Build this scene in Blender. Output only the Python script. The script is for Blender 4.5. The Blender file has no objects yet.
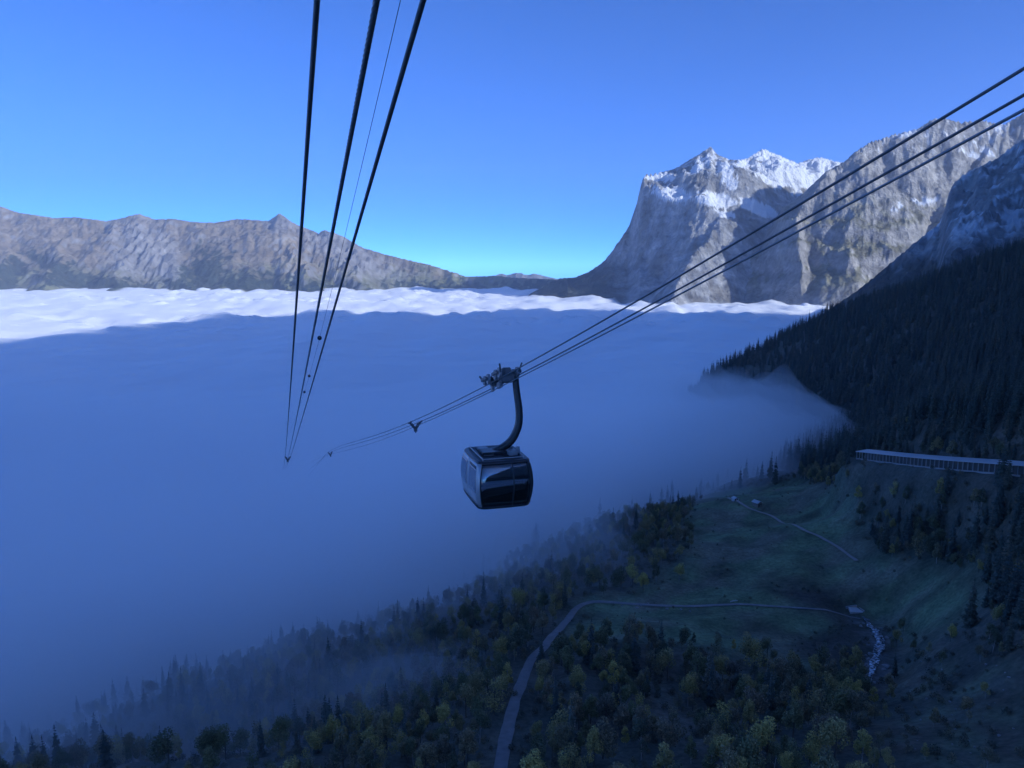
import bpy, bmesh, math, random
import numpy as np
from mathutils import Vector, Matrix

random.seed(7)
R = np.random.default_rng(11)
S = bpy.context.scene
COL = S.collection

# ------------------------------------------------------------------ camera
F_PX, CX, CY, PITCH = 770.0, 512.0, 384.0, math.radians(8.79)
cam_d = bpy.data.cameras.new('camera')
cam_d.sensor_width = 36.0
cam_d.lens = 36.0 * F_PX / 1024.0
cam_d.clip_start = 0.2
cam_d.clip_end = 60000
cam = bpy.data.objects.new('camera', cam_d)
COL.objects.link(cam)
cam.location = (0, 0, 0)
cam.rotation_euler = (math.pi / 2 - PITCH, 0, 0)
S.camera = cam

# ------------------------------------------------------------------ sky, sun, exposure
SUN_AZ, SUN_EL = math.radians(118), math.radians(21)
w = bpy.data.worlds.new('World')
S.world = w
w.use_nodes = True
nt = w.node_tree
for n in list(nt.nodes):
    nt.nodes.remove(n)
sky = nt.nodes.new('ShaderNodeTexSky')
sky.sky_type = 'NISHITA'
sky.sun_disc = False
sky.sun_elevation = SUN_EL
sky.sun_rotation = SUN_AZ
sky.altitude = 6000
sky.air_density = 0.6
sky.dust_density = 0.0
sky.ozone_density = 10.0
bg = nt.nodes.new('ShaderNodeBackground')
bg.inputs['Strength'].default_value = 0.14
wo = nt.nodes.new('ShaderNodeOutputWorld')
nt.links.new(sky.outputs[0], bg.inputs[0])
nt.links.new(bg.outputs[0], wo.inputs[0])

sun_d = bpy.data.lights.new('sun', 'SUN')
sun_d.energy = 2.0
sun_d.angle = math.radians(0.8)
sun_d.color = (1.0, 0.965, 0.86)
sun = bpy.data.objects.new('sun', sun_d)
COL.objects.link(sun)
SUN = Vector((math.sin(SUN_AZ) * math.cos(SUN_EL), math.cos(SUN_AZ) * math.cos(SUN_EL), math.sin(SUN_EL)))
sun.rotation_euler = SUN.to_track_quat('Z', 'Y').to_euler()

S.view_settings.view_transform = 'Standard'
S.view_settings.look = 'None'
S.view_settings.exposure = 1.3
S.view_settings.use_white_balance = True        # the phone balanced its colours a little towards blue
S.view_settings.white_balance_temperature = 5750
S.view_settings.gamma = 1.0
S.render.engine = 'CYCLES'
S.cycles.max_bounces = 28
S.cycles.diffuse_bounces = 3
S.cycles.glossy_bounces = 3
S.cycles.transmission_bounces = 6
S.cycles.transparent_max_bounces = 12
S.cycles.volume_bounces = 24
S.cycles.use_denoising = True
S.cycles.sample_clamp_indirect = 4.0

# ------------------------------------------------------------------ pixel <-> world
cp, sp = math.cos(PITCH), math.sin(PITCH)
def ray(u, v):
    a, b = (u - CX) / F_PX, (CY - v) / F_PX
    return np.array([a, cp + b * sp, -sp + b * cp])
def P(u, v, y):                      # pixel and forward distance -> world point
    d = ray(u, v)
    return d * (y / d[1])
def proj(x, y, z):
    zc = y * cp - z * sp
    yc = y * sp + z * cp
    zc = np.where(np.abs(zc) < 1e-3, 1e-3, zc)
    return CX + F_PX * x / zc, CY - F_PX * yc / zc

# ------------------------------------------------------------------ noise
def _hash(ix, iy, seed):
    h = (ix.astype(np.int64) * 374761393 + iy.astype(np.int64) * 668265263 + seed * 974711) & 0x7fffffff
    h = ((h ^ (h >> 13)) * 1274126177) & 0x7fffffff
    h = h ^ (h >> 16)
    return (h & 0xffff) / 65535.0 * 2 * math.pi
def perlin(x, y, seed=0):
    x0, y0 = np.floor(x), np.floor(y)
    fx, fy = x - x0, y - y0
    ux, uy = fx * fx * fx * (fx * (fx * 6 - 15) + 10), fy * fy * fy * (fy * (fy * 6 - 15) + 10)
    def g(ox, oy):
        a = _hash(x0 + ox, y0 + oy, seed)
        return np.cos(a) * (fx - ox) + np.sin(a) * (fy - oy)
    n0 = g(0, 0) * (1 - ux) + g(1, 0) * ux
    n1 = g(0, 1) * (1 - ux) + g(1, 1) * ux
    return (n0 * (1 - uy) + n1 * uy) * 1.5
def fbm(x, y, octv=5, seed=0, gain=0.5):
    s, a, f = 0, 1.0, 1.0
    for k in range(octv):
        s = s + a * perlin(x * f + 17.3 * k, y * f - 9.1 * k, seed + k)
        a *= gain
        f *= 2.03
    return s
def ridged(x, y, octv=5, seed=0, gain=0.5):
    s, a, f, wgt = 0, 1.0, 1.0, 1.0
    for k in range(octv):
        n = 1 - np.abs(perlin(x * f + 5.7 * k, y * f + 3.3 * k, seed + k))
        n = n * n * wgt
        wgt = np.clip(n * 1.6, 0, 1)
        s = s + a * n
        a *= gain
        f *= 2.07
    return s
def sstep(a, b, x):
    t = np.clip((x - a) / (b - a), 0, 1)
    return t * t * (3 - 2 * t)

# ------------------------------------------------------------------ materials
def mat(name):
    m = bpy.data.materials.new(name)
    m.use_nodes = True
    return m, m.node_tree, m.node_tree.nodes['Principled BSDF']
def plain(name, col, rough=0.6, metal=0.0, noise=0.0, nscale=8.0, spec=0.5):
    m, t, b = mat(name)
    b.inputs['Roughness'].default_value = rough
    b.inputs['Metallic'].default_value = metal
    b.inputs['Specular IOR Level'].default_value = spec
    if noise > 0:
        tc = t.nodes.new('ShaderNodeTexCoord')
        nz = t.nodes.new('ShaderNodeTexNoise')
        nz.inputs['Scale'].default_value = nscale
        nz.inputs['Detail'].default_value = 6
        t.links.new(tc.outputs['Object'], nz.inputs['Vector'])
        mx = t.nodes.new('ShaderNodeMix'); mx.data_type = 'RGBA'
        mx.inputs['A'].default_value = (*[c * (1 - noise) for c in col], 1)
        mx.inputs['B'].default_value = (*[min(1, c * (1 + noise)) for c in col], 1)
        t.links.new(nz.outputs['Fac'], mx.inputs['Factor'])
        t.links.new(mx.outputs['Result'], b.inputs['Base Color'])
    else:
        b.inputs['Base Color'].default_value = (*col, 1)
    return m
def terrain_mat(name, scales, strength, bump=0.5, bdist=3.0, rough=0.95):
    """colour comes from the 'Col' attribute (rock / grass / snow), broken up by noise"""
    m, t, b = mat(name)
    b.inputs['Roughness'].default_value = rough
    b.inputs['Specular IOR Level'].default_value = 0.15
    at = t.nodes.new('ShaderNodeVertexColor'); at.layer_name = 'Col'
    tc = t.nodes.new('ShaderNodeTexCoord')
    cur = at.outputs['Color']
    hs = None
    for sc in scales:
        nz = t.nodes.new('ShaderNodeTexNoise')
        nz.inputs['Scale'].default_value = sc
        nz.inputs['Detail'].default_value = 8
        nz.inputs['Roughness'].default_value = 0.62
        t.links.new(tc.outputs['Object'], nz.inputs['Vector'])
        mr = t.nodes.new('ShaderNodeMapRange')
        mr.inputs['From Min'].default_value = 0.3; mr.inputs['From Max'].default_value = 0.7
        mr.inputs['To Min'].default_value = 1 - strength; mr.inputs['To Max'].default_value = 1 + strength
        t.links.new(nz.outputs['Fac'], mr.inputs['Value'])
        mm = t.nodes.new('ShaderNodeVectorMath'); mm.operation = 'SCALE'
        t.links.new(cur, mm.inputs[0]); t.links.new(mr.outputs[0], mm.inputs['Scale'])
        cur = mm.outputs[0]
        hs = nz
    bw_ = t.nodes.new('ShaderNodeRGBToBW'); t.links.new(at.outputs['Color'], bw_.inputs[0])
    sr = t.nodes.new('ShaderNodeMapRange'); sr.inputs['From Min'].default_value = 0.5; sr.inputs['From Max'].default_value = 0.7
    t.links.new(bw_.outputs[0], sr.inputs['Value'])
    sm = t.nodes.new('ShaderNodeMix'); sm.data_type = 'RGBA'
    t.links.new(sr.outputs[0], sm.inputs['Factor']); t.links.new(cur, sm.inputs['A']); t.links.new(at.outputs['Color'], sm.inputs['B'])
    t.links.new(sm.outputs['Result'], b.inputs['Base Color'])
    bp = t.nodes.new('ShaderNodeBump')
    bp.inputs['Strength'].default_value = bump; bp.inputs['Distance'].default_value = bdist
    t.links.new(hs.outputs['Fac'], bp.inputs['Height'])
    t.links.new(bp.outputs[0], b.inputs['Normal'])
    return m

# ------------------------------------------------------------------ mesh helpers
def link(name, me, parent=None, m=None):
    o = bpy.data.objects.new(name, me)
    COL.objects.link(o)
    if parent is not None:
        o.parent = parent
    if m is not None and me is not None and len(me.materials) == 0:
        me.materials.append(m)
    return o
def tag(o, label=None, cat=None, group=None, kind=None):
    if label: o['label'] = label
    if cat: o['category'] = cat
    if group: o['group'] = group
    if kind: o['kind'] = kind
    return o
def empty(name, loc=(0, 0, 0)):
    o = bpy.data.objects.new(name, None)
    o.empty_display_size = 0.5
    COL.objects.link(o)
    o.location = loc
    return o
def np_mesh(name, verts, faces, col=None, smooth=True):
    verts = np.asarray(verts, np.float32); faces = np.asarray(faces, np.int32)
    me = bpy.data.meshes.new(name)
    nf, k = faces.shape
    me.vertices.add(len(verts)); me.vertices.foreach_set('co', verts.ravel())
    me.loops.add(nf * k); me.loops.foreach_set('vertex_index', faces.ravel())
    me.polygons.add(nf)
    me.polygons.foreach_set('loop_start', np.arange(0, nf * k, k, dtype=np.int32))
    me.polygons.foreach_set('loop_total', np.full(nf, k, np.int32))
    me.polygons.foreach_set('use_smooth', np.full(nf, smooth))
    if col is not None:
        ca = me.color_attributes.new('Col', 'FLOAT_COLOR', 'POINT')
        c4 = np.ones((len(verts), 4), np.float32); c4[:, :3] = col
        ca.data.foreach_set('color', c4.ravel())
    me.update(); me.validate()
    return me
def grid_faces(nx, ny):
    i = np.arange(nx * ny).reshape(ny, nx)
    return np.stack([i[:-1, :-1], i[:-1, 1:], i[1:, 1:], i[1:, :-1]], -1).reshape(-1, 4)
def bm_obj(name, bm, m, parent=None, smooth=False):
    me = bpy.data.meshes.new(name)
    bmesh.ops.recalc_face_normals(bm, faces=bm.faces)
    bm.to_mesh(me); bm.free()
    if smooth:
        me.polygons.foreach_set('use_smooth', np.full(len(me.polygons), True))
    me.materials.append(m)
    return link(name, me, parent)
def box(bm, c, s, mtx=None, bev=0.0):
    r = bmesh.ops.create_cube(bm, size=1.0)
    vs = r['verts']
    for v in vs:
        v.co = Vector((v.co.x * s[0] + c[0], v.co.y * s[1] + c[1], v.co.z * s[2] + c[2]))
        if mtx is not None: v.co = mtx @ v.co
    if bev > 0:
        es = list({e for v in vs for e in v.link_edges})
        bmesh.ops.bevel(bm, geom=es, offset=bev, segments=2, affect='EDGES')
def cyl(bm, p0, p1, r0, r1=None, seg=10):
    p0, p1 = Vector(p0), Vector(p1)
    r1 = r0 if r1 is None else r1
    d = p1 - p0
    q = d.to_track_quat('Z', 'Y').to_matrix().to_4x4()
    bmesh.ops.create_cone(bm, cap_ends=True, segments=seg, radius1=r0, radius2=r1, depth=d.length,
                          matrix=Matrix.Translation((p0 + p1) / 2) @ q)

# ================================================================== near terrain
A = []                                   # anchors in world space
def anc(u, v, y, up=0.0):
    p = P(u, v, y); A.append((p[0], p[1], p[2] - up))
for a in [  # foreground wood and meadow (ground seen between the trees)
    (512, 768, 170), (300, 768, 182), (120, 768, 205), (0, 768, 228, 4), (1024, 768, 140), (800, 768, 150),
    (506, 740, 185), (520, 685, 222), (560, 628, 272), (596, 603, 306), (700, 607, 308), (800, 609, 304), (856, 612, 298),
    (650, 570, 355), (700, 545, 388), (735, 501, 490), (800, 528, 398), (852, 560, 348), (830, 500, 440),
    (1024, 640, 195), (1024, 590, 222), (940, 620, 258), (900, 690, 212), (760, 700, 212), (640, 690, 218),
    (880, 655, 250), (985, 720, 168), (960, 590, 268), (800, 570, 345), (750, 650, 262), (830, 650, 262),
    # edge of the fog, seen as tree tops
    (620, 520, 460, 7), (540, 560, 420, 7), (450, 592, 385, 8), (350, 622, 355, 9), (250, 648, 330, 10),
    (150, 680, 308, 11), (60, 715, 285, 12), (680, 500, 500, 6),
    (420, 690, 245, 6), (300, 710, 258, 8), (180, 740, 242, 8),
    # bench of the railway and the slope below it
    (862, 459, 430), (900, 464, 390), (950, 469, 348), (1024, 476, 300), (880, 520, 372), (960, 540, 304), (1024, 530, 264),
    (840, 500, 425), (860, 545, 360), (930, 500, 345),
    # forested hill, tree tops
    (1024, 238, 1120, 18), (960, 260, 1180, 18), (900, 283, 1230, 18), (850, 300, 1280, 18), (800, 322, 1330, 18),
    (760, 348, 1370, 18), (725, 366, 1400, 18), (700, 380, 1420, 18), (690, 405, 1400, 18),
    (1024, 330, 720, 16), (960, 350, 760, 16), (900, 375, 820, 16), (840, 380, 950, 16), (780, 390, 1080, 16), (740, 400, 1150, 16),
    (1024, 420, 480, 12), (940, 425, 530, 12), (870, 430, 590, 12), (820, 450, 640, 12), (780, 450, 740, 14), (740, 470, 640, 10),
    (790, 480, 540, 6)]:
    anc(*a)
for p in [(-260, 520, -300), (-420, 380, -270), (-600, 200, -300), (-800, 600, -480), (-300, 900, -420), (0, 800, -330), (-120, 470, -250), (-230, 420, -262), (100, 1100, -380),
          (250, 900, -270), (330, 1300, -350), (420, 1700, -380), (100, 1900, -520), (-800, 1500, -600), (0, 0, -105), (-300, 0, -160),
          (-700, -100, -260), (300, 0, -60), (300, -100, -40), (700, 0, 60), (700, 400, 20), (1100, 300, 190), (1100, 900, 130), (1400, 0, 330), (1400, 900, 260),
          (1000, 1500, -60), (1400, 1500, 120), (800, 1900, -240), (1400, 1950, -40), (560, 1600, -270), (60, 640, -235), (-60, 660, -265)]:
    A.append(p)
A = np.array(A, float)
def tps_fit(A, lam=2.0):
    X = A[:, :2] / 500.0
    d = np.linalg.norm(X[:, None] - X[None], axis=2)
    K = np.where(d > 0, d * d * np.log(np.maximum(d, 1e-9)), 0) + np.eye(len(A)) * lam * 1e-4
    Pm = np.c_[np.ones(len(A)), X]
    M = np.block([[K, Pm], [Pm.T, np.zeros((3, 3))]])
    s = np.linalg.solve(M, np.r_[A[:, 2], np.zeros(3)])
    def f(x, y):
        sh = x.shape; q = np.c_[x.ravel(), y.ravel()] / 500.0
        out = np.empty(len(q))
        for i in range(0, len(q), 40000):
            qq = q[i:i + 40000]
            dd = np.linalg.norm(qq[:, None] - X[None], axis=2)
            out[i:i + 40000] = np.where(dd > 0, dd * dd * np.log(np.maximum(dd, 1e-9)), 0) @ s[:-3] + s[-3] + qq @ s[-2:]
        return out.reshape(sh)
    return f
ground_f = tps_fit(A)
NX0, NX1, NY0, NY1, NS = -900.0, 1500.0, -150.0, 2000.0, 5.0
gx = np.arange(NX0, NX1 + 1, NS); gy = np.arange(NY0, NY1 + 1, NS)
GX, GY = np.meshgrid(gx, gy)
GZ = ground_f(GX, GY)
GZ += fbm(GX / 45, GY / 45, 4, 3) * 3.0 * sstep(120, 300, GY) + fbm(GX / 14, GY / 14, 3, 9) * 0.7
GZ = np.minimum(GZ, 420)

def gz(x, y):
    x = np.asarray(x, float); y = np.asarray(y, float)
    fx = np.clip((x - NX0) / NS, 0, len(gx) - 1.001); fy = np.clip((y - NY0) / NS, 0, len(gy) - 1.001)
    ix, iy = fx.astype(int), fy.astype(int); tx, ty = fx - ix, fy - iy
    return (GZ[iy, ix] * (1 - tx) * (1 - ty) + GZ[iy, ix + 1] * tx * (1 - ty) + GZ[iy + 1, ix] * (1 - tx) * ty + GZ[iy + 1, ix + 1] * tx * ty)
def on_ground(u, v, y0=100, y1=1900):
    ys = np.arange(y0, y1, 1.0)
    d = ray(u, v); k = ys / d[1]
    pz = d[2] * k; px = d[0] * k
    hit = np.nonzero(pz < gz(px, ys))[0]
    i = hit[0] if len(hit) else len(ys) - 1
    return np.array([px[i], ys[i], gz(px[i], ys[i])])
def polyline(pts, step):
    pts = np.array(pts, float)
    # Catmull-Rom through the points, resampled evenly
    out = []
    n = len(pts)
    for i in range(n - 1):
        p0, p1, p2, p3 = pts[max(i - 1, 0)], pts[i], pts[i + 1], pts[min(i + 2, n - 1)]
        for t in np.linspace(0, 1, 24, endpoint=False):
            out.append(0.5 * ((2 * p1) + (-p0 + p2) * t + (2 * p0 - 5 * p1 + 4 * p2 - p3) * t * t + (-p0 + 3 * p1 - 3 * p2 + p3) * t ** 3))
    out.append(pts[-1]); out = np.array(out)
    L = np.r_[0, np.cumsum(np.linalg.norm(np.diff(out, axis=0), axis=1))]
    s = np.arange(0, L[-1], step)
    return np.stack([np.interp(s, L, out[:, k]) for k in range(out.shape[1])], 1)
def dist_poly(x, y, pl):
    d = np.full(np.shape(x), 1e9); idx = np.zeros(np.shape(x), int)
    for i, p in enumerate(pl):
        dd = np.hypot(x - p[0], y - p[1])
        m = dd < d
        d = np.where(m, dd, d); idx = np.where(m, i, idx)
    return d, idx

road_pl = polyline([on_ground(*p)[:2] for p in [(497, 800), (501, 766), (506, 740), (512, 712), (519, 690), (530, 665), (545, 645), (560, 628),
                    (575, 612), (588, 604), (604, 602), (640, 605), (690, 607), (740, 606), (800, 609), (850, 612), (866, 613)]], 2.0)
path_pl = polyline([on_ground(*p)[:2] for p in [(728, 499), (745, 506), (775, 519), (800, 528), (820, 538), (840, 550), (858, 562)]], 2.0)
stream_pl = polyline([on_ground(*p)[:2] for p in [(864, 612), (872, 621), (880, 632), (878, 646), (874, 660), (868, 676)]], 1.5)
G0, G1 = P(861, 459, 430), P(1024, 476, 300)
G2 = G1 + (G1 - G0) * 0.45
gal_pl = polyline([G0, (G0 + G1) / 2 + np.array([-1.5, -2, 0]), G1, G2], 3.0)

# flatten the ground across road, path and railway bench; cut the stream bed
def flatten(pl, zc, half, fade):
    global GZ
    m = (GX > pl[:, 0].min() - 60) & (GX < pl[:, 0].max() + 60) & (GY > pl[:, 1].min() - 60) & (GY < pl[:, 1].max() + 60)
    d, i = dist_poly(GX[m], GY[m], pl)
    wgt = 1 - sstep(half, half + fade, d)
    GZ[m] = GZ[m] * (1 - wgt) + zc[i] * wgt
def smooth1(z, k):
    zp = np.r_[[z[0]] * k, z, [z[-1]] * k]
    return np.convolve(zp, np.ones(2 * k + 1) / (2 * k + 1), 'valid')
flatten(road_pl, smooth1(gz(road_pl[:, 0], road_pl[:, 1]), 8), 5.0, 9.0)
flatten(path_pl, smooth1(gz(path_pl[:, 0], path_pl[:, 1]), 5), 2.5, 6.0)
flatten(gal_pl, gal_pl[:, 2] - 0.1, 6.0, 14.0)
flatten(stream_pl, smooth1(gz(stream_pl[:, 0], stream_pl[:, 1]), 4) - 3.0, 4.0, 13.0)

def poly_mask(u, v, poly):
    inside = np.zeros(np.shape(u), bool)
    n = len(poly)
    for i in range(n):
        x1, y1 = poly[i]; x2, y2 = poly[(i + 1) % n]
        c = ((y1 > v) != (y2 > v)) & (u < (x2 - x1) * (v - y1) / (y2 - y1 + 1e-9) + x1)
        inside ^= c
    return inside
# outline of the meadow, read off the photograph and laid on the ground once
MEADOW = [(590, 600), (640, 590), (690, 560), (690, 520), (700, 494), (730, 492), (800, 480), (842, 500), (870, 548), (905, 560), (985, 575), (985, 610),
          (930, 640), (890, 625), (868, 625), (850, 660), (800, 668), (770, 650), (720, 655), (690, 640), (650, 640), (610, 640), (580, 645), (560, 648)]
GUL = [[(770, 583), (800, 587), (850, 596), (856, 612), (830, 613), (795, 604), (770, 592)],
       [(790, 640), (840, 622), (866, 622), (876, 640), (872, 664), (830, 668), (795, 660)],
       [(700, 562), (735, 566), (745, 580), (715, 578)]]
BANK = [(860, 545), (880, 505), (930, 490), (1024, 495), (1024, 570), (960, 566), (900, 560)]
def zones(x, y, z):
    u, v = proj(x, y, z)
    front = (y > 100) & (y < 620)
    wob = fbm(x / 18, y / 18, 3, 41) * 9
    uu, vv = u + wob, v + wob * 0.6
    md = poly_mask(uu, vv, MEADOW) & front
    gu = np.zeros_like(md)
    for g in GUL: gu |= poly_mask(uu, vv, g)
    gu &= front
    bk = poly_mask(uu, vv, BANK) & front
    rough = (v > 660) & (u > 880 + wob * 4) & (y < 330)
    return md, gu, bk, rough

md, gu, bk, rgh = zones(GX, GY, GZ)
n1 = fbm(GX / 30, GY / 30, 4, 51); n2 = fbm(GX / 8, GY / 8, 3, 61)
def mixc(c, col, k):
    k = np.clip(k, 0, 1)[..., None]
    return c * (1 - k) + np.array(col) * k
GC = np.ones(GX.shape + (3,)) * np.array([0.095, 0.10, 0.08])
GC = mixc(GC, (0.14, 0.12, 0.09), sstep(-0.1, 0.5, n1) * 0.6)
def soft(mk):
    f = mk.astype(float)
    for _ in range(2):
        f = (f + np.roll(f, 1, 0) + np.roll(f, -1, 0) + np.roll(f, 1, 1) + np.roll(f, -1, 1)) / 5
    return f
GC = mixc(GC, (0.145, 0.195, 0.105), soft(md))
GC = mixc(GC, (0.17, 0.165, 0.12), soft(md) * sstep(-0.15, 0.4, n1) * 0.85)
GC = mixc(GC, (0.09, 0.10, 0.065), soft(md) * sstep(0.1, 0.45, fbm(GX / 22, GY / 16, 4, 57)) * 0.75)
GC = mixc(GC, (0.115, 0.135, 0.085), soft(rgh) * sstep(-0.2, 0.4, n2) * 0.8)
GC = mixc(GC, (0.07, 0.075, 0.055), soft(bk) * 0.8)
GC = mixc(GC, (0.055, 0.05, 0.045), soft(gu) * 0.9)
dS, _ = dist_poly(GX[:160], GY[:160], stream_pl[::3])
k = np.zeros(GX.shape); k[:160] = 1 - sstep(3, 8, dS)
GC = mixc(GC, (0.16, 0.16, 0.155), k * sstep(-0.4, 0.4, n2))
GC *= (1 + 0.25 * n2)[..., None]
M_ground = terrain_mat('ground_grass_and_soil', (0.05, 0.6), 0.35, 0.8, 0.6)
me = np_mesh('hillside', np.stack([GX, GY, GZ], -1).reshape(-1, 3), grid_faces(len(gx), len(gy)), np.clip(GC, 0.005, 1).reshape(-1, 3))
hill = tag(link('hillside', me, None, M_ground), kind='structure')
hill['label'] = 'shaded grass and forest hillside below the cableway'

# valley floor under everything, out to the horizon
vme = np_mesh('valley_floor', [(-17500, -7000, -720), (17500, -7000, -720), (17500, 17500, -720), (-17500, 17500, -720)], [(0, 1, 2, 3)])
tag(link('valley_floor', vme, None, plain('valley_grass', (0.05, 0.07, 0.03), 0.95, noise=0.4, nscale=0.002)), kind='structure')

def strip(pl, half, lift, n_across=5, jitter=0.0, crown=0.0, seed=0):
    half = np.interp(np.arange(len(pl)), np.linspace(0, len(pl) - 1, len(half)), half) if isinstance(half, list) else half
    t = np.gradient(pl[:, :2], axis=0); t /= np.linalg.norm(t, axis=1)[:, None] + 1e-9
    nrm = np.c_[-t[:, 1], t[:, 0]]
    rows = []
    for k, a in enumerate(np.linspace(-1, 1, n_across)):
        hw = half * (1 + jitter * fbm(np.arange(len(pl)) / 6.0, np.full(len(pl), a * 9.0), 3, seed + (a > 0)))
        q = pl[:, :2] + nrm * (a * hw)[:, None]
        rows.append(np.c_[q, gz(q[:, 0], q[:, 1]) + lift + crown * (1 - a * a)])
    V = np.stack(rows, 1)
    return V.reshape(-1, 3), grid_faces(n_across, len(pl))
M_gravel = plain('pale_gravel', (0.21, 0.205, 0.2), 0.95, noise=0.35, nscale=0.5)
M_track = plain('track_earth', (0.30, 0.28, 0.25), 0.95, noise=0.35, nscale=0.6)
v_, f_ = strip(road_pl, [1.75, 1.75, 1.6, 1.5, 1.1, 0.9, 0.6], 0.25, 7, 0.18, 0.1, 5)
tag(link('road', np_mesh('road', v_, f_), None, M_gravel), kind='structure')
v_, f_ = strip(path_pl, 1.0, 0.4, 5, 0.2, 0.05, 6)
tag(link('path', np_mesh('path', v_, f_), None, M_track), kind='structure')

# ================================================================== mountains
def mountain(name, xr, yr, step, ridges, sky_px, base, rough_f, color_f, material, label, warp=60, fit=3):
    x = np.arange(xr[0], xr[1] + 1, step); y = np.arange(yr[0], yr[1] + 1, step)
    X, Y = np.meshgrid(x, y)
    WX = X + warp * fbm(X / 420, Y / 420, 4, 71) + warp * 0.35 * fbm(X / 120, Y / 120, 3, 73)
    WY = Y + warp * fbm(X / 420, Y / 420, 4, 81) + warp * 0.35 * fbm(X / 120, Y / 120, 3, 83)
    Z = np.full(X.shape, base, float)
    for pts, slope, pw in ridges:
        pl = polyline(pts, 45.0)
        zr = np.full(X.shape, -1e9)
        for p in pl:
            d = np.hypot(WX - p[0], WY - p[1])
            zr = np.maximum(zr, p[2] - (np.interp(d, *slope) + np.maximum(0, d - slope[0][-1]) * 0.5 if isinstance(slope, tuple) else slope * d ** pw))
        m = np.maximum(Z, zr)
        Z = m + 12 * np.exp(-np.abs(Z - zr) / 25.0)
    Z = Z + rough_f(X, Y, Z)
    if sky_px:
        sk = np.array([[*ray(u, v)] for u, v in sky_px])
        ta, tm = sk[:, 0] / sk[:, 1], sk[:, 2] / sk[:, 1]
        o = np.argsort(ta); ta, tm = ta[o], tm[o]
        Aa = X / np.where(np.abs(Y) < 1, 1, Y)
        bw = 1.6 / F_PX
        nb = int((ta[-1] - ta[0]) / bw)
        for it in range(fit):
            bi = np.clip(((Aa - ta[0]) / bw).astype(int), 0, nb - 1)
            act = np.full(nb, -1e9)
            ok = (Aa >= ta[0]) & (Aa <= ta[-1]) & (Y > 500)
            np.maximum.at(act, bi[ok], (Z / Y)[ok])
            c = ta[0] + (np.arange(nb) + 0.5) * bw
            good = act > -1e8
            tgt = np.interp(c, ta, tm) + 0.0011 * fbm(c * 260, c * 0 + it * 0, 3, 5)
            dl = np.where(good, tgt - act, 0)
            dl = np.convolve(np.r_[[dl[0]] * 2, dl, [dl[-1]] * 2], [0.1, 0.2, 0.4, 0.2, 0.1], 'valid')
            D = np.where((Y > 500) & ok, np.interp(Aa, c, dl), 0)
            D = D * sstep(ta[0], ta[0] + 24 / F_PX, Aa) * (1 - sstep(ta[-1] - 12 / F_PX, ta[-1], Aa))
            S0 = np.interp(Aa, c, np.where(good, act, tgt))
            wgt = np.clip((Z - base) / np.maximum(S0 * Y - base, 60), 0, 1.0) ** 0.9
            Z = Z + D * Y * wgt
    if sky_px:
        cl = (Y > 500) & (Aa <= ta[-1]) & (Aa > ta[0] - 0.3)
        Z = np.where(cl, np.minimum(Z, (np.interp(Aa, ta, tm) + 0.0016) * Y), Z)
    gyy, gxx = np.gradient(Z, step)
    steep = np.hypot(gxx, gyy)
    U, V = proj(X, Y, Z)
    C = color_f(X, Y, Z, steep, U, V)
    me = np_mesh(name, np.stack([X, Y, Z], -1).reshape(-1, 3), grid_faces(len(x), len(y)), np.clip(C, 0.01, 0.9).reshape(-1, 3), smooth=False)
    o = tag(link(name, me, None, material), label, kind='structure')
    return o
def blobs(U, V, L):
    k = np.zeros(U.shape)
    for u, v, ru, rv, ang in L:
        ca, sa = math.cos(math.radians(ang)), math.sin(math.radians(ang))
        du, dv = U - u, V - v
        a = (du * ca + dv * sa) / ru; b = (-du * sa + dv * ca) / rv
        k = np.maximum(k, 1.4 - np.sqrt(a * a + b * b))
    return k
M_rock = terrain_mat('mountain_rock', (0.006, 0.03), 0.32, 1.0, 34.0)
M_ridge = terrain_mat('mountain_alp', (0.003, 0.02), 0.18, 0.6, 12.0)

# ---- long sunlit ridge on the far left
LSK = [(-120, 196), (-60, 202), (0, 206), (16, 212), (42, 216), (55, 218), (74, 217), (106, 221), (122, 218), (138.6, 213.5), (154.7, 219.3), (174, 218.7), (193, 222),
       (216, 222.5), (238.5, 218.7), (258, 220.3), (267.5, 221), (279.7, 213), (293, 222.5), (306, 228), (319, 233), (325, 229.6), (342, 235.5), (361, 246.7),
       (380.6, 253), (403, 258.7), (429, 264.5), (451, 271.5), (467, 276.7), (493, 275.7), (520, 278), (548, 279), (575, 281), (620, 290)]
def yl(u):  # distance of the crest
    return np.interp(u, [-120, 0, 280, 470, 620], [10800, 10600, 10300, 9700, 9000])
crestL = [P(u, v, yl(u)) for u, v in LSK]
spursL = []
for u, v, u2, v2, dy in [(30, 214, -20, 290, 1900), (138, 214, 110, 292, 2000), (165, 220, 190, 292, 1900), (238, 219, 255, 292, 1900), (280, 214, 320, 292, 1900),
                         (326, 230, 370, 290, 1500), (403, 259, 440, 290, 1000), (74, 217, 45, 291, 2100), (205, 222, 225, 292, 1700), (300, 226, 285, 292, 1700)]:
    a = P(u, v + 6, yl(u) - 60); b = P(u2, v2, yl(u) - dy)
    m_ = (a + b) / 2; m_[2] -= 40
    spursL.append(([a, m_, b], 0.75, 1.0))
def rough_L(X, Y, Z):
    h = sstep(-420, 100, Z)
    cl = blobs(*proj(X, Y, Z), [(140, 255, 40, 40, 0), (300, 255, 25, 30, 0), (340, 262, 30, 18, 0)])
    return h * (20 * (ridged(X / 800, Y / 900, 5, 21, 0.42) - 0.85) + 8 * fbm(X / 170, Y / 170, 5, 23, 0.55) + 7 * np.abs(perlin(X / 60, Y / 75, 27))) + np.clip(cl, 0, 1) * 40 * (ridged(X / 150, Y / 600, 4, 25) - 0.8)
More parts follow.
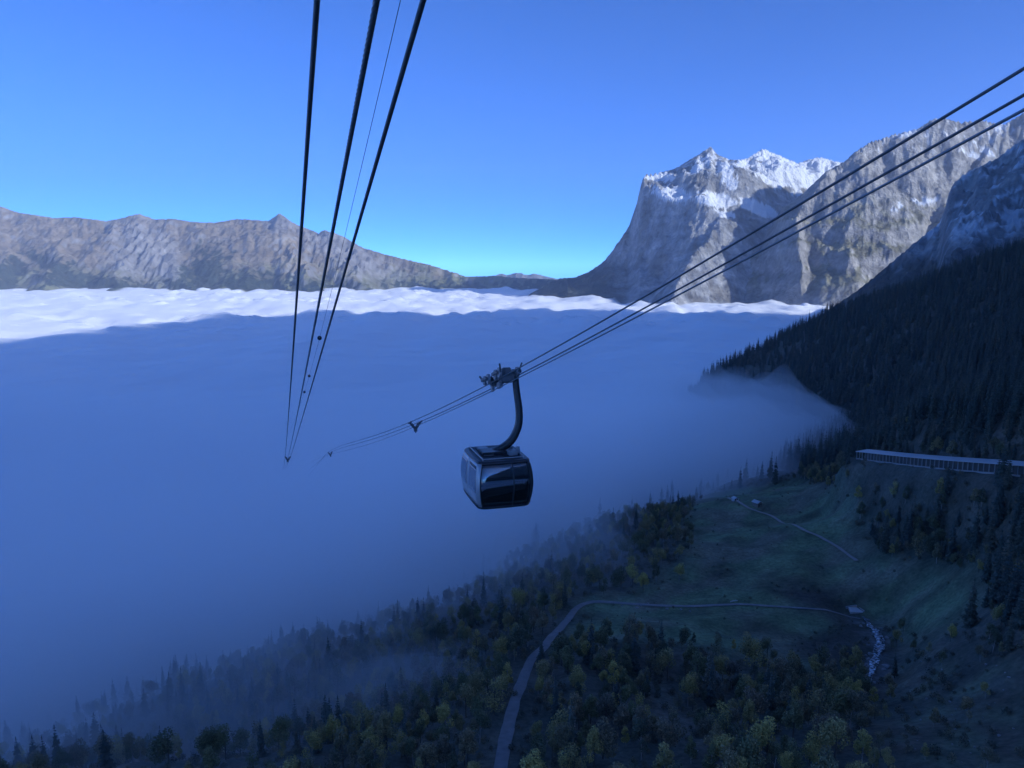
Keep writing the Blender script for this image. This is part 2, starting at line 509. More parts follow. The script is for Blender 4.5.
def col_L(X, Y, Z, st, U, V):
    n = fbm(X / 260, Y / 260, 4, 31); n2 = fbm(X / 80, Y / 80, 3, 33)
    C = np.ones(X.shape + (3,)) * np.array([0.25, 0.20, 0.135])
    C = mixc(C, (0.17, 0.18, 0.085), sstep(258, 285, V + n * 14) * 0.8)
    C = mixc(C, (0.25, 0.24, 0.23), sstep(1.0, 1.45, st + n2 * 0.2))
    C = mixc(C, (0.26, 0.25, 0.245), np.clip(blobs(U, V, [(140, 250, 32, 36, 10), (168, 262, 16, 30, -20), (345, 250, 60, 16, 30), (280, 222, 16, 12, 0)]) * 1.2 + n2 * 0.5, 0, 1) * 0.8)
    C = C * (1 + 0.10 * np.sin(Z / 24 + 3 * n))[..., None]
    fo = blobs(U + n * 10, V + n2 * 6, [(8, 276, 16, 22, 40), (60, 268, 40, 9, 25), (85, 282, 60, 8, 5), (205, 270, 28, 20, -50), (250, 282, 50, 10, 5), (195, 285, 30, 9, 0), (440, 288, 60, 6, 0),
                                          (540, 286, 40, 6, 0), (120, 292, 80, 5, 0), (320, 288, 40, 6, 0)])
    C = mixc(C, (0.030, 0.042, 0.028), sstep(0.35, 0.6, fo + n2 * 0.45) * 0.93)
    return C * (1 + 0.18 * n + 0.15 * n2)[..., None]
mountain('mountain_ridge', (-8600, 1500), (8000, 11600), 15, [(crestL, 0.62, 1.0)] + spursL, LSK, -520, rough_L, col_L, M_ridge,
         'long brown sunlit mountain ridge behind the fog on the left', warp=90)

# ---- faint range behind the pass
FSK = [(430, 290), (470, 283), (492, 276), (500, 273.6), (508, 275), (517, 272.5), (527, 275), (535, 273.5), (548, 277), (560, 279), (600, 285)]
mountain('distant_mountain_range', (-1700, 2100), (14500, 16800), 30, [([P(u, v, 15500) for u, v in FSK], 0.7, 1.0)], FSK, -650,
         lambda X, Y, Z: 90 * (ridged(X / 500, Y / 500, 4, 91) - 0.9),
         lambda X, Y, Z, st, U, V: np.ones(X.shape + (3,)) * np.array([0.24, 0.23, 0.23]), M_rock, 'faint blue mountain range far behind the saddle')

# ---- big snow-capped peak
WSK = [(520, 297), (540, 289), (552, 281), (562, 278), (574, 277.5), (588.6, 271.8), (603, 261.7), (613, 249), (628.7, 226), (636, 203), (643, 175.8), (657, 173), (674.5, 168.7), (689, 160),
       (703, 151.5), (711, 145.8), (717.5, 154.4), (732, 160), (746, 158.7), (755, 153), (763, 148.6), (777.6, 154.4), (797.7, 163), (806, 160), (820, 157), (843, 163), (900, 170)]
def W(*L): return [P(u, v, y) for u, v, y in L]
CLIFF = ([0, 285, 520, 900], [0, 690, 910, 1030])          # fall of the great wall below its rim
SNOWF = ([0, 80, 450, 800, 1200], [0, 70, 260, 800, 1500])
SHELF = ([0, 70, 380, 640, 1000], [0, 22, 690, 910, 1030])
ridW = [
    (W((711, 146, 7450), (689, 160, 7430), (674, 169, 7400), (657, 173, 7370), (645, 177, 7340)), CLIFF, 1.0),
    (W((592, 271, 7300), (574, 277, 7350), (560, 279, 7400), (540, 290, 7450)), 0.9, 1.0),
    (W((711, 146, 7450), (732, 160, 7650), (746, 159, 7900), (763, 149, 8050), (778, 154, 8150), (798, 163, 8250), (820, 157, 8350), (900, 170, 8600)), SNOWF, 1.0),
    # summit ridge coming forward to the shoulder; ledge with the snow patches back to the left corner of the big shaded face
    (W((711, 147, 7450), (706, 168, 7150), (703, 190, 6750), (712, 208, 6600), (721, 221, 6480)), ([0, 75, 400, 800], [0, 40, 520, 1050]), 1.0),
    (W((703, 192, 6700), (682, 194, 6900), (662, 190, 7120), (648, 186, 7300)), SHELF, 1.0),
    # sunlit buttress running down to the left, towards the camera
    (W((721, 221, 6480), (708, 236, 6250), (694, 252, 6000), (682, 275, 5750), (670, 305, 5400)), 1.2, 1.0),
    # terrace towards the right
    (W((721, 221, 6480), (745, 215, 6750), (775, 205, 7000), (800, 198, 7300)), ([0, 100, 420, 800], [0, 45, 480, 950]), 1.0),
]
def rough_W(X, Y, Z):
    h = sstep(-350, 50, Z)
    up = sstep(550, 900, Z)
    return h * (34 * (ridged(X / 420, Y / 460, 4, 121, 0.4) - 0.9) + 17 * (ridged(X / 120, Y / 140, 4, 123) - 0.9) + 7 * fbm(X / 40, Y / 40, 3, 125)
                + 6 * np.sin(Z / 26 + 3 * fbm(X / 300, Y / 300, 3, 127)) * sstep(0, 300, Z) * (1 - up * 0.5))
def col_W(X, Y, Z, st, U, V):
    n = fbm(X / 160, Y / 160, 4, 131); n2 = fbm(X / 45, Y / 45, 3, 133)
    C = np.ones(X.shape + (3,)) * np.array([0.31, 0.315, 0.325])
    C = mixc(C, (0.43, 0.42, 0.40), sstep(0, 0.6, n))
    C = mixc(C, (0.19, 0.175, 0.15), sstep(0.0, 0.5, -n) * 0.7)
    C = mixc(C, (0.035, 0.045, 0.03), sstep(255, 278, V + n * 8 + (U - 600) * 0.12) * (1 - sstep(600, 640, U)) * 0.9)
    C = C * (1 + 0.16 * np.sin(Z / 15 + X / 160 + 3 * n))[..., None]
    sb = blobs(U + n2 * 5, V + n2 * 3, [(800, 172, 40, 16, 12), (672, 194, 20, 7, 8), (716, 200, 22, 7, 8), (758, 208, 22, 7, 22), (725, 214, 10, 4, 10), (790, 178, 36, 14, 18), (812, 182, 34, 18, 10), (830, 165, 26, 9, 10),
                                        (770, 156, 30, 7, 10), (728, 175, 8, 16, -25), (700, 165, 14, 4, -40), (660, 177, 16, 4, 0), (772, 172, 16, 6, 15), (745, 163, 14, 5, 0)])
    rock = blobs(U + n2 * 6, V, [(787, 190, 9, 4, 0), (806, 192, 8, 4, 20), (757, 187, 14, 10, 30), (744, 178, 10, 10, 0)])
    sn = sstep(0.36, 0.43, sb + n2 * 0.2) * (1 - sstep(0.45, 0.7, rock + n2 * 0.25))
    dust = sstep(720, 1000, Z) * sstep(0.2, 0.34, n2 + 0.30 - 0.2 * st + 0.25 * n) * 0.75
    C = C * (1 + 0.15 * n2)[..., None]
    return mixc(C, (0.86, 0.88, 0.9), np.maximum(sn, dust))
mountain('rocky_peak', (0, 4300), (5150, 9000), 11, ridW, WSK, -500, rough_W, col_W, M_rock, 'tall grey rock peak with snow fields rising from the fog', warp=22)

# ---- sunlit massif to the right of it
MSK = [(770, 215), (800, 196), (825, 172), (843, 162.6), (855, 152), (869, 142.6), (894, 134.5), (905, 132), (918.6, 128.5), (932.6, 119), (943, 118), (961, 122.5), (982, 120), (1003, 125),
       (1024, 112.7), (1060, 105), (1120, 90), (1200, 95), (1300, 130)]
ridM = [
    (W((843, 163, 6450), (869, 143, 6550), (905, 132, 6700), (938, 118, 6800), (961, 122, 6800), (1003, 125, 6800), (1024, 113, 6800), (1120, 90, 6700), (1200, 95, 6500), (1300, 130, 6400)), 1.7, 1.0),
    (W((843, 163, 6450), (820, 188, 6260), (803, 212, 6100), (797, 238, 5880), (800, 262, 5680), (804, 302, 5450)), 1.6, 1.0),
    (W((855, 153, 6450), (854, 195, 6120), (850, 232, 5780), (846, 262, 5520), (838, 300, 5320)), 1.0, 1.0),
    (W((905, 133, 6620), (882, 180, 6380), (868, 222, 6080), (872, 255, 5850), (862, 290, 5600)), 1.25, 1.0),
    (W((938, 118, 6800), (925, 165, 6480), (912, 200, 6180), (915, 225, 5950), (905, 270, 5600)), 1.3, 1.0),
    (W((1003, 125, 6800), (985, 160, 6500), (962, 195, 6150), (945, 225, 5850), (925, 265, 5550)), 1.35, 1.0),
]
def rough_M(X, Y, Z):
    h = sstep(-350, 50, Z)
    return h * (36 * (ridged(X / 520, Y / 560, 5, 141, 0.42) - 0.9) + 12 * (ridged(X / 120, Y / 150, 4, 143) - 0.9) + 6 * fbm(X / 40, Y / 40, 3, 145)
                + 20 * np.sin(Z / 34 + 2.5 * fbm(X / 400, Y / 400, 3, 147)) * sstep(-200, 0, Z) * (1 - sstep(300, 500, Z)))
def col_M(X, Y, Z, st, U, V):
    n = fbm(X / 180, Y / 180, 4, 151); n2 = fbm(X / 50, Y / 50, 3, 153)
    C = np.ones(X.shape + (3,)) * np.array([0.33, 0.315, 0.295])
    C = mixc(C, (0.42, 0.395, 0.35), sstep(0, 0.6, n) * 0.8)
    gr = (1 - sstep(0.9, 1.35, st + n2 * 0.2)) * sstep(-300, -100, Z) * (1 - sstep(350, 600, Z))
    C = mixc(C, (0.22, 0.205, 0.12), gr * 0.8)
    C = C * (1 + 0.15 * np.sin(Z / 19 - X / 210 + 3 * n))[..., None]
    sb = blobs(U + n2 * 4, V + n2 * 3, [(925, 202, 12, 3.5, 0), (898, 207, 8, 3, -30), (985, 150, 12, 4, 35), (905, 133, 16, 3, -15), (1000, 128, 8, 3, -40), (935, 200, 6, 3, -20), (972, 155, 10, 3, 20)])
    dust = sstep(750, 1050, Z) * sstep(0.3, 0.6, n2 + 0.2 * n - 0.12 * st + 0.2) * 0.5
    C = mixc(C, (0.8, 0.82, 0.85), np.maximum(sstep(0.35, 0.6, sb + n2 * 0.25), dust))
    return C * (1 + 0.15 * n2)[..., None]
mountain('rock_massif', (1300, 8200), (5000, 8300), 14, ridM, MSK, -500, rough_M, col_M, M_rock, 'broad sunlit rock massif at the right behind the ropes', warp=32)

# ---- shaded mountain wall at the right edge: it goes on beside and behind the camera and throws the big shadow
ridE = [
    (W((872, 279, 3100), (885, 268, 3180), (915, 243, 3300), (943, 218, 3420), (950, 192, 3500), (954, 183, 3550), (989, 162, 3560), (1024, 139, 3540), (1060, 112, 3500)), 1.05, 1.0),
    ([P(1060, 112, 3500), (2700, 3000, 950), (2900, 2600, 1180), (3400, 1700, 1832), (3500, 800, 1950), (3500, -100, 2025), (3400, -900, 2040), (3000, -1700, 1850), (2500, -2600, 1550)], 1.15, 1.0),
    ([(3400, 1700, 1832), (2650, 1900, 850), (2150, 2200, 380), (1700, 2150, 60)], 1.1, 1.0),
    ([(3500, 800, 1950), (2600, 1100, 850), (1900, 1300, 330)], 1.1, 1.0),
    ([P(1024, 139, 3540), P(1000, 190, 3200), P(975, 235, 2800), P(950, 262, 2400)], 0.9, 1.0),
]
ESK = [(800, 330), (858, 290), (880, 272), (897, 258), (915, 243), (930, 231), (940, 222), (944, 214), (948, 196), (954, 183), (965, 174), (975, 169), (989, 162), (998, 158), (1006.5, 151), (1024, 139), (1060, 112)]
def rough_E(X, Y, Z):
    h = sstep(-250, 150, Z)
    return h * (50 * (ridged(X / 300, Y / 300, 5, 161, 0.42) - 0.9) + 22 * (ridged(X / 90, Y / 90, 5, 163, 0.6) - 0.9) + 7 * np.abs(perlin(X / 28, Y / 28, 167)) + 4 * np.sin((Z - 0.45 * X) / 14 + 1.5 * fbm(X / 200, Y / 200, 3, 165)))
def col_E(X, Y, Z, st, U, V):
    n = fbm(X / 120, Y / 120, 4, 171); n2 = fbm(X / 35, Y / 35, 3, 173)
    C = np.ones(X.shape + (3,)) * np.array([0.24, 0.235, 0.23])
    C = mixc(C, (0.33, 0.32, 0.30), sstep(0, 0.5, n))
    low = sstep(60, -60, Z + n * 60) if False else 1 - sstep(-40, 90, Z + n * 70)
    C = mixc(C, (0.05, 0.055, 0.035), low * 0.85)
    sk_ = fbm((Z - 0.45 * X) / 34, X / 260, 4, 177)
    sn = sstep(30, 160, Z) * sstep(0.18, 0.3, sk_ * 0.9 + n2 * 0.3 + 0.42 - 0.30 * st)
    C = mixc(C, (0.78, 0.8, 0.83), sn * 0.8)
    return C
mountain('mountain_wall', (900, 4300), (-2900, 4300), 13, ridE, ESK, -460, rough_E, col_E, M_rock, 'shaded snow-dusted rock wall at the right edge above the forest', warp=25, fit=3)

# ================================================================== sea of fog and haze
def sinh_axis(a, b, c, k, n):
    t = np.linspace(math.asinh((a - c) / k), math.asinh((b - c) / k), n)
    return c + k * np.sinh(t)
def fog_top(X, Y):
    z = np.interp(Y, [-2000, 350, 700, 850, 1080, 2000, 4000, 6000, 12000], [-190, -189, -186, -192, -230, -246, -270, -282, -285])
    amp = np.interp(Y, [0, 700, 1500, 2600, 3600, 12000], [7, 9, 8, 16, 34, 38])
    lam = np.interp(Y, [0, 1000, 3000, 6000], [1.0, 1.4, 2.2, 3.0])
    z = z + amp * (fbm(X / 150, Y / 190, 4, 201) * 0.5 + fbm(X / 420, Y / 560, 4, 203) * 0.9)
    far = sstep(1800, 3600, Y)
    z = z + far * 20 * (np.abs(perlin(X / 420, Y / 520, 205)) * 1.6 - 0.5 + 0.4 * np.abs(perlin(X / 170, Y / 210, 206))) * (0.7 + 0.6 * fbm(X / 1500, Y / 1500, 2, 207))
    z = z - 22 * sstep(120, 250, X) * np.exp(-((Y - 800) / 240) ** 2)
    # ragged rim where it laps against the wooded slope
    z = z - 26 * sstep(290, 420, X) * np.exp(-((Y - 950) / 330) ** 2)
    near = np.exp(-((Y - 380) / 260) ** 2)
    z = z + near * 10 * fbm(X / 55, Y / 70, 3, 209)
    return z
fx_, fy_ = sinh_axis(-8800, 7600, 0, 1500, 330), sinh_axis(-1900, 11600, 300, 1000, 350)
FX, FY = np.meshgrid(fx_, fy_)
FZ = fog_top(FX, FY)
nxf, nyf = len(fx_), len(fy_)
idx = np.arange(nxf * nyf).reshape(nyf, nxf)
border = np.r_[idx[0, :-1], idx[:-1, -1], idx[-1, :0:-1], idx[:0:-1, 0]]
bm = bmesh.new()
me = np_mesh('fog_bank', np.stack([FX, FY, FZ], -1).reshape(-1, 3), grid_faces(nxf, nyf))
bm.from_mesh(me); bm.verts.ensure_lookup_table()
rim = [bm.verts[i] for i in border]
low = [bm.verts.new((v.co.x, v.co.y, -700)) for v in rim]
nb_ = len(border)
for i in range(nb_):
    j = (i + 1) % nb_
    bm.faces.new((rim[j], rim[i], low[i], low[j]))
bm.faces.new(low[::-1])
bmesh.ops.recalc_face_normals(bm, faces=bm.faces)
bm.to_mesh(me); bm.free()
FOG_DENS, HAZE_DENS = 0.027, 3.8e-5
def volume_mat(name, col, dens, aniso):
    m = bpy.data.materials.new(name); m.use_nodes = True
    t = m.node_tree
    t.nodes.remove(t.nodes['Principled BSDF'])
    pv = t.nodes.new('ShaderNodeVolumePrincipled')
    pv.inputs['Color'].default_value = (*col, 1)
    pv.inputs['Density'].default_value = dens
    pv.inputs['Anisotropy'].default_value = aniso
    t.links.new(pv.outputs[0], t.nodes['Material Output'].inputs['Volume'])
    m.cycles.homogeneous_volume = True
    return m
fog = link('fog_bank', me, None, volume_mat('fog_vapour', (0.998, 0.999, 1.0), FOG_DENS, 0.0))
tag(fog, 'sea of fog filling the valley', kind='stuff')
# the dense heart of the fog, a few metres under its fuzzy skin; it dives where the fog gets thin above the slopes
cx_ = np.r_[np.arange(-8700, -6000, 130.0), np.arange(-6000, 4200, 24.0), np.arange(4200, 7500, 130.0)]
cy_ = np.r_[sinh_axis(-1850, 2400, 400, 500, 130)[:-1], np.arange(2400, 8900, 22.0), np.arange(8900, 11500, 90.0)]
CX_, CY_ = np.meshgrid(cx_, cy_)
thick = np.where((CX_ > NX0 + 10) & (CX_ < NX1 - 10) & (CY_ > NY0 + 10) & (CY_ < NY1 - 10), fog_top(CX_, CY_) - gz(CX_, CY_), 400.0)
CO = 8 + 62 * (1 - sstep(20, 85, thick))
CO = CO * (1 - sstep(2600, 4200, CY_)) + 13 * sstep(2600, 4200, CY_)
farc = sstep(2300, 3600, CY_)
puff = np.abs(perlin(CX_ / 150, CY_ / 190, 231)) * 22 + np.abs(perlin(CX_ / 74, CY_ / 90, 233)) * 13 + np.abs(perlin(CX_ / 40, CY_ / 48, 235)) * 7
puff = puff * (0.35 + 0.9 * sstep(-0.3, 0.4, fbm(CX_ / 900, CY_ / 1100, 3, 237)))
CZ_ = fog_top(CX_, CY_) - CO + farc * (puff - 12) + (1 - farc) * 5 * fbm(CX_ / 90, CY_ / 110, 3, 239) * sstep(60, 160, thick)
cme = np_mesh('fog_core', np.stack([CX_, CY_, CZ_], -1).reshape(-1, 3), grid_faces(len(cx_), len(cy_)))
fcore = link('fog_core', cme, fog, plain('dense_fog', (0.975, 0.98, 0.985), 1.0, spec=0.0))
tag(fcore, kind='stuff')

# thin veil lying on the fog where it laps against the woods
mx_, my_ = np.arange(-1000, 701, 14.0), np.arange(-60, 1101, 14.0)
MX, MY = np.meshgrid(mx_, my_)
edge = np.minimum(np.minimum(sstep(-1000, -800, MX), 1 - sstep(520, 700, MX)), np.minimum(sstep(-60, 60, MY), 1 - sstep(860, 1100, MY)))
gf = grid_faces(len(mx_), len(my_))
nm_ = MX.size
ii = np.arange(nm_).reshape(MX.shape)
bd = np.r_[ii[0, :-1], ii[:-1, -1], ii[-1, :0:-1], ii[:0:-1, 0]]
sd = np.stack([np.roll(bd, -1), bd, bd + nm_, np.roll(bd, -1) + nm_], 1)
M_mist = volume_mat('mist_vapour', (0.998, 0.999, 1.0), 0.0042, 0.0)
tongue = np.exp(-(((MX - 225) / 115) ** 2 + ((MY - 780) / 190) ** 2))
for k, (hh, bot) in enumerate(((12, -430.0), (24, -424.0), (37, -418.0), (52, -412.0))):
    MT = fog_top(MX, MY) - 5 + edge * (1 - 0.75 * sstep(30, 110, MX) * (1 - sstep(500, 640, MY))) * (hh * (1.15 - 0.15 * sstep(-20, 80, MX)) * (1 + 0.35 * fbm(MX / 130, MY / 170, 4, 221 + 9 * k)) + tongue * (18 + 12 * k) * (1 + 0.5 * fbm(MX / 60, MY / 80, 3, 321 + 5 * k)))
    mv = np.concatenate([np.stack([MX, MY, MT], -1).reshape(-1, 3), np.stack([MX, MY, np.full(MX.shape, bot)], -1).reshape(-1, 3)])
    tag(link('thin_mist', np_mesh('thin_mist', mv, np.concatenate([gf, gf[:, ::-1] + nm_, sd])), fog, M_mist), kind='stuff')

bm = bmesh.new()
box(bm, (0, 5250, 729.5), (36000, 25500, 2901))
haze = bm_obj('haze', bm, volume_mat('thin_blue_haze', (0.93, 0.96, 1.0), HAZE_DENS, 0.5))
tag(haze, 'thin blue haze in the valley air', kind='stuff')

# ================================================================== stream, boulders
M_water = plain('white_water', (0.3, 0.33, 0.36), 0.35, noise=0.98, nscale=0.9)
_r = M_water.node_tree.nodes.new('ShaderNodeMapRange'); _r.inputs['From Min'].default_value = 0.46; _r.inputs['From Max'].default_value = 0.6
_t = M_water.node_tree; _nz = next(n for n in _t.nodes if n.type == 'TEX_NOISE'); _mx = next(n for n in _t.nodes if n.type == 'MIX')
_t.links.new(_nz.outputs['Fac'], _r.inputs['Value']); _t.links.new(_r.outputs[0], _mx.inputs['Factor'])
v_, f_ = strip(stream_pl, [0.7, 1.3, 1.5, 1.2, 0.6], 0.75, 9, 0.8, 0.0, 8)
v_ = np.array(v_); v_[:, 2] += 0.5 * fbm(v_[:, 0] / 2.2, v_[:, 1] / 2.2, 3, 301)
tag(link('stream', np_mesh('stream', v_, f_), None, M_water), kind='structure')
M_boulder = plain('grey_boulder', (0.24, 0.24, 0.235), 0.9, noise=0.35, nscale=1.2)
M_pale = plain('pale_concrete', (0.55, 0.55, 0.54), 0.85, noise=0.15, nscale=0.8)
def rock_mesh(seed):
    bm = bmesh.new()
    bmesh.ops.create_icosphere(bm, subdivisions=2, radius=1.0)
    r = random.Random(seed)
    sx, sy, sz = r.uniform(0.8, 1.3), r.uniform(0.7, 1.1), r.uniform(0.5, 0.8)
    for v in bm.verts:
        k = 1 + 0.28 * math.sin(v.co.x * 3.1 + seed) * math.cos(v.co.y * 2.7 - seed) + r.uniform(-0.1, 0.1)
        v.co = Vector((v.co.x * sx * k, v.co.y * sy * k, v.co.z * sz * k))
    me = bpy.data.meshes.new('boulder'); bm.to_mesh(me); bm.free()
    me.materials.append(M_boulder)
    return me
rocks = [rock_mesh(i) for i in range(5)]
br = random.Random(31)
bl = []
for i in range(46):                                    # blocks lining the torrent
    p = stream_pl[int(br.random() ** 0.7 * (len(stream_pl) - 1))]
    a = br.uniform(0, 6.28); d = br.uniform(0.6, 4.2)
    bl.append((p[0] + math.cos(a) * d, p[1] + math.sin(a) * d, br.uniform(0.35, 1.0), 'pale boulder in the white water bed of the hillside torrent', 'boulders of the torrent bed'))
for i in range(34):                                    # stones scattered on the rough ground, lower right
    p = on_ground(br.uniform(905, 1020), br.uniform(660, 764))
    bl.append((p[0], p[1], br.uniform(0.15, 0.42), 'grey stone on the rough slope in the lower right corner', 'stones of the rough slope'))
for u, v in [(622, 603), (640, 603), (637, 606), (681, 607), (690, 609), (667, 607), (648, 601), (612, 600)]:
    p = on_ground(u, v + 3)
    bl.append((p[0], p[1], br.uniform(0.4, 0.8), 'pale stone beside the level stretch of the gravel road', 'stones along the gravel road'))
for i, (x, y, s_, lb, gp) in enumerate(bl):
    o = link('boulder', rocks[i % 5])
    o.location = (x, y, float(gz(x, y)) + 0.15 * s_)
    o.scale = (s_, s_ * br.uniform(0.8, 1.2), s_); o.rotation_euler = (0, 0, br.uniform(0, 6.28))
    tag(o, lb, 'boulder', gp)

# ================================================================== trees
def foliage_mat(name, cols, rough=0.75, trans=0.25):
    m, t, b = mat(name)
    oi = t.nodes.new('ShaderNodeObjectInfo')
    cr = t.nodes.new('ShaderNodeValToRGB')
    cr.color_ramp.interpolation = 'LINEAR'
    el = cr.color_ramp.elements
    while len(el) > 1: el.remove(el[-1])
    for i, (p, c) in enumerate(cols):
        e = el[0] if i == 0 else el.new(p)
        e.position = p; e.color = (*c, 1)
    t.links.new(oi.outputs['Random'], cr.inputs['Fac'])
    at = t.nodes.new('ShaderNodeVertexColor'); at.layer_name = 'Col'
    mm = t.nodes.new('ShaderNodeMix'); mm.data_type = 'RGBA'; mm.blend_type = 'MULTIPLY'
    mm.inputs['Factor'].default_value = 1.0
    t.links.new(cr.outputs['Color'], mm.inputs['A']); t.links.new(at.outputs['Color'], mm.inputs['B'])
    t.links.new(mm.outputs['Result'], b.inputs['Base Color'])
    b.inputs['Roughness'].default_value = rough
    b.inputs['Specular IOR Level'].default_value = 0.2
    return m
M_spruce = foliage_mat('spruce_needles', [(0, (0.055, 0.070, 0.062)), (0.5, (0.08, 0.10, 0.08)), (0.85, (0.10, 0.11, 0.08)), (1, (0.13, 0.125, 0.085))])
M_leaf = foliage_mat('autumn_leaves', [(0, (0.085, 0.10, 0.065)), (0.3, (0.17, 0.18, 0.085)), (0.5, (0.20, 0.165, 0.11)), (0.68, (0.36, 0.32, 0.11)), (0.82, (0.14, 0.13, 0.10)), (1, (0.46, 0.40, 0.12))])
M_bush = foliage_mat('shrub_leaves', [(0, (0.08, 0.09, 0.065)), (0.5, (0.13, 0.12, 0.085)), (1, (0.18, 0.17, 0.10))])
M_yellow = foliage_mat('yellow_leaves', [(0, (0.46, 0.40, 0.12)), (1, (0.40, 0.38, 0.13))])
M_bark = plain('bark', (0.09, 0.075, 0.06), 0.9, noise=0.3, nscale=3)
M_birch = plain('pale_bark', (0.32, 0.30, 0.27), 0.9, noise=0.4, nscale=4)

def quads_mesh(name, Q, shade, mats):
    Q = np.array(Q, np.float32)
    n = len(Q)
    col = np.repeat(np.array(shade)[:, None], 4, 0)
    return np_mesh(name, Q.reshape(-1, 3), np.arange(n * 4).reshape(n, 4), np.repeat(col, 3, 1), smooth=False)
def trunk_mesh(segs, name, m, seg=6):
    bm = bmesh.new()
    for p0, p1, r0, r1 in segs:
        cyl(bm, p0, p1, r0, r1, seg)
    me = bpy.data.meshes.new(name); bm.to_mesh(me); bm.free()
    me.materials.append(m)
    return me
def spruce(seed, h=20.0, wid=3.0):
    r = np.random.default_rng(seed)
    Q, sh = [], []
    z = h * r.uniform(0.06, 0.12)
    lean = r.normal(0, 0.01, 2)
    while z < h * 0.985:
        t = z / h
        rad = wid * (1 - t) ** 0.8 * r.uniform(0.75, 1.15) + 0.25
        nb = max(4, int(9 * (1 - t) + 4))
        a0 = r.uniform(0, 6.28)
        for b in range(nb):
            a = a0 + 2 * math.pi * b / nb + r.normal(0, 0.18)
            L = rad * r.uniform(0.65, 1.2)
            dr = L * r.uniform(0.28, 0.55)
            wv = L * r.uniform(0.28, 0.42)
            ca, sa = math.cos(a), math.sin(a)
            c0 = np.array([lean[0] * z, lean[1] * z, z + 0.25])
            m_ = c0 + np.array([ca * L * .55, sa * L * .55, -dr * .35])
            e_ = c0 + np.array([ca * L, sa * L, -dr])
            s_ = np.array([-sa, ca, 0]) * wv
            dz = np.array([0, 0, -wv * 0.7])
            g = r.uniform(0.75, 1.25)
            Q.append([c0, m_ + s_ + dz, e_, m_ - s_ + dz]); sh.append(g)
            if t < 0.8:                           # hanging twigs below the branch
                k = r.uniform(0.4, 0.9)
                q = c0 + (e_ - c0) * k
                Q.append([q + s_ * 0.7, q + np.array([0, 0, -0.9 * wv - 0.3]) + s_ * .2, q - s_ * 0.7, q + np.array([ca, sa, 0]) * 0.3]); sh.append(g * 0.9)
        z += h * r.uniform(0.038, 0.055)
    top = np.array([lean[0] * h, lean[1] * h, h])
    for a in (0, 1.57):
        s_ = np.array([math.cos(a), math.sin(a), 0]) * 0.22
        Q.append([top + [0, 0, .5], top + s_ - [0, 0, 1.2], top - [0, 0, 1.6], top - s_ - [0, 0, 1.2]]); sh.append(1.0)
    crown = quads_mesh('spruce_crown', Q, sh, None)
    trunk = trunk_mesh([((0, 0, -1.2), (lean[0] * h, lean[1] * h, h * 0.97), h * 0.013, 0.03)], 'spruce_trunk', M_bark)
    return crown, trunk
def leaf_tree(seed, h=9.0, wid=2.6, n=900, leaf=0.42, bark=None, narrow=1.0):
    r = np.random.default_rng(seed)
    segs = []
    lean = r.normal(0, 0.04, 2)
    top = np.array([lean[0] * h, lean[1] * h, h * 0.86])
    segs.append(((0, 0, -0.8), tuple(top * 0.5), h * 0.016, h * 0.011))
    segs.append((tuple(top * 0.5), tuple(top), h * 0.011, 0.02))
    lobes = []
    for i in range(r.integers(7, 11)):
        t = r.uniform(0.28, 0.9)
        a = r.uniform(0, 6.28)
        d = wid * narrow * r.uniform(0.3, 0.8) * (1.15 - 0.75 * abs(t - 0.5) * 2 * 0.8)
        c = top * t + np.array([math.cos(a) * d, math.sin(a) * d, h * r.uniform(0.02, 0.14)])
        segs.append((tuple(top * max(0.2, t - 0.12)), tuple(c), h * 0.006, 0.015))
        lobes.append((c, wid * narrow * r.uniform(0.34, 0.62), r.uniform(0.8, 1.2)))
    lobes.append((top + [0, 0, 0.2], wid * narrow * 0.42, 1.1))
    Q, sh = [], []
    tot = sum(l[1] ** 2 for l in lobes)
    for c, rad, g in lobes:
        for _ in range(int(n * rad ** 2 / tot)):
            d = r.normal(0, 1, 3); d /= np.linalg.norm(d)
            p = c + d * rad * np.array([1, 1, 1.25]) * r.uniform(0.35, 1.08) ** 0.6
            nrm = d + r.normal(0, 0.6, 3) + [0, 0, 0.3]; nrm /= np.linalg.norm(nrm)
            t1 = np.cross(nrm, r.normal(0, 1, 3)); t1 /= np.linalg.norm(t1); t2 = np.cross(nrm, t1)
            L = leaf * r.uniform(0.6, 1.3)
            Q.append([p - t1 * L * .5, p + t2 * L * .4, p + t1 * L * .6, p - t2 * L * .4]); sh.append(g * r.uniform(0.7, 1.3))
    crown = quads_mesh('leafy_crown', Q, sh, None)
    trunk = trunk_mesh(segs, 'leafy_trunk', bark or M_bark, 5)
    return crown, trunk
SPR = [spruce(s, 20, w_) for s, w_ in ((1, 3.2), (2, 2.7), (3, 3.6), (4, 2.4))]
LEF = [leaf_tree(21, 9, 2.7, 1900, 0.34), leaf_tree(22, 9, 2.3, 1700, 0.33, bark=M_birch), leaf_tree(23, 9, 3.0, 2000, 0.34), leaf_tree(24, 9, 2.4, 1500, 0.33, bark=M_birch, narrow=0.75), leaf_tree(25, 9, 2.6, 900, 0.33)]
BSH = [leaf_tree(31 + i, 2.4, 1.5, 170, 0.4) for i in range(3)]
for c, t in SPR: c.materials.append(M_spruce)
for c, t in LEF: c.materials.append(M_leaf)
for c, t in BSH: c.materials.append(M_bush)

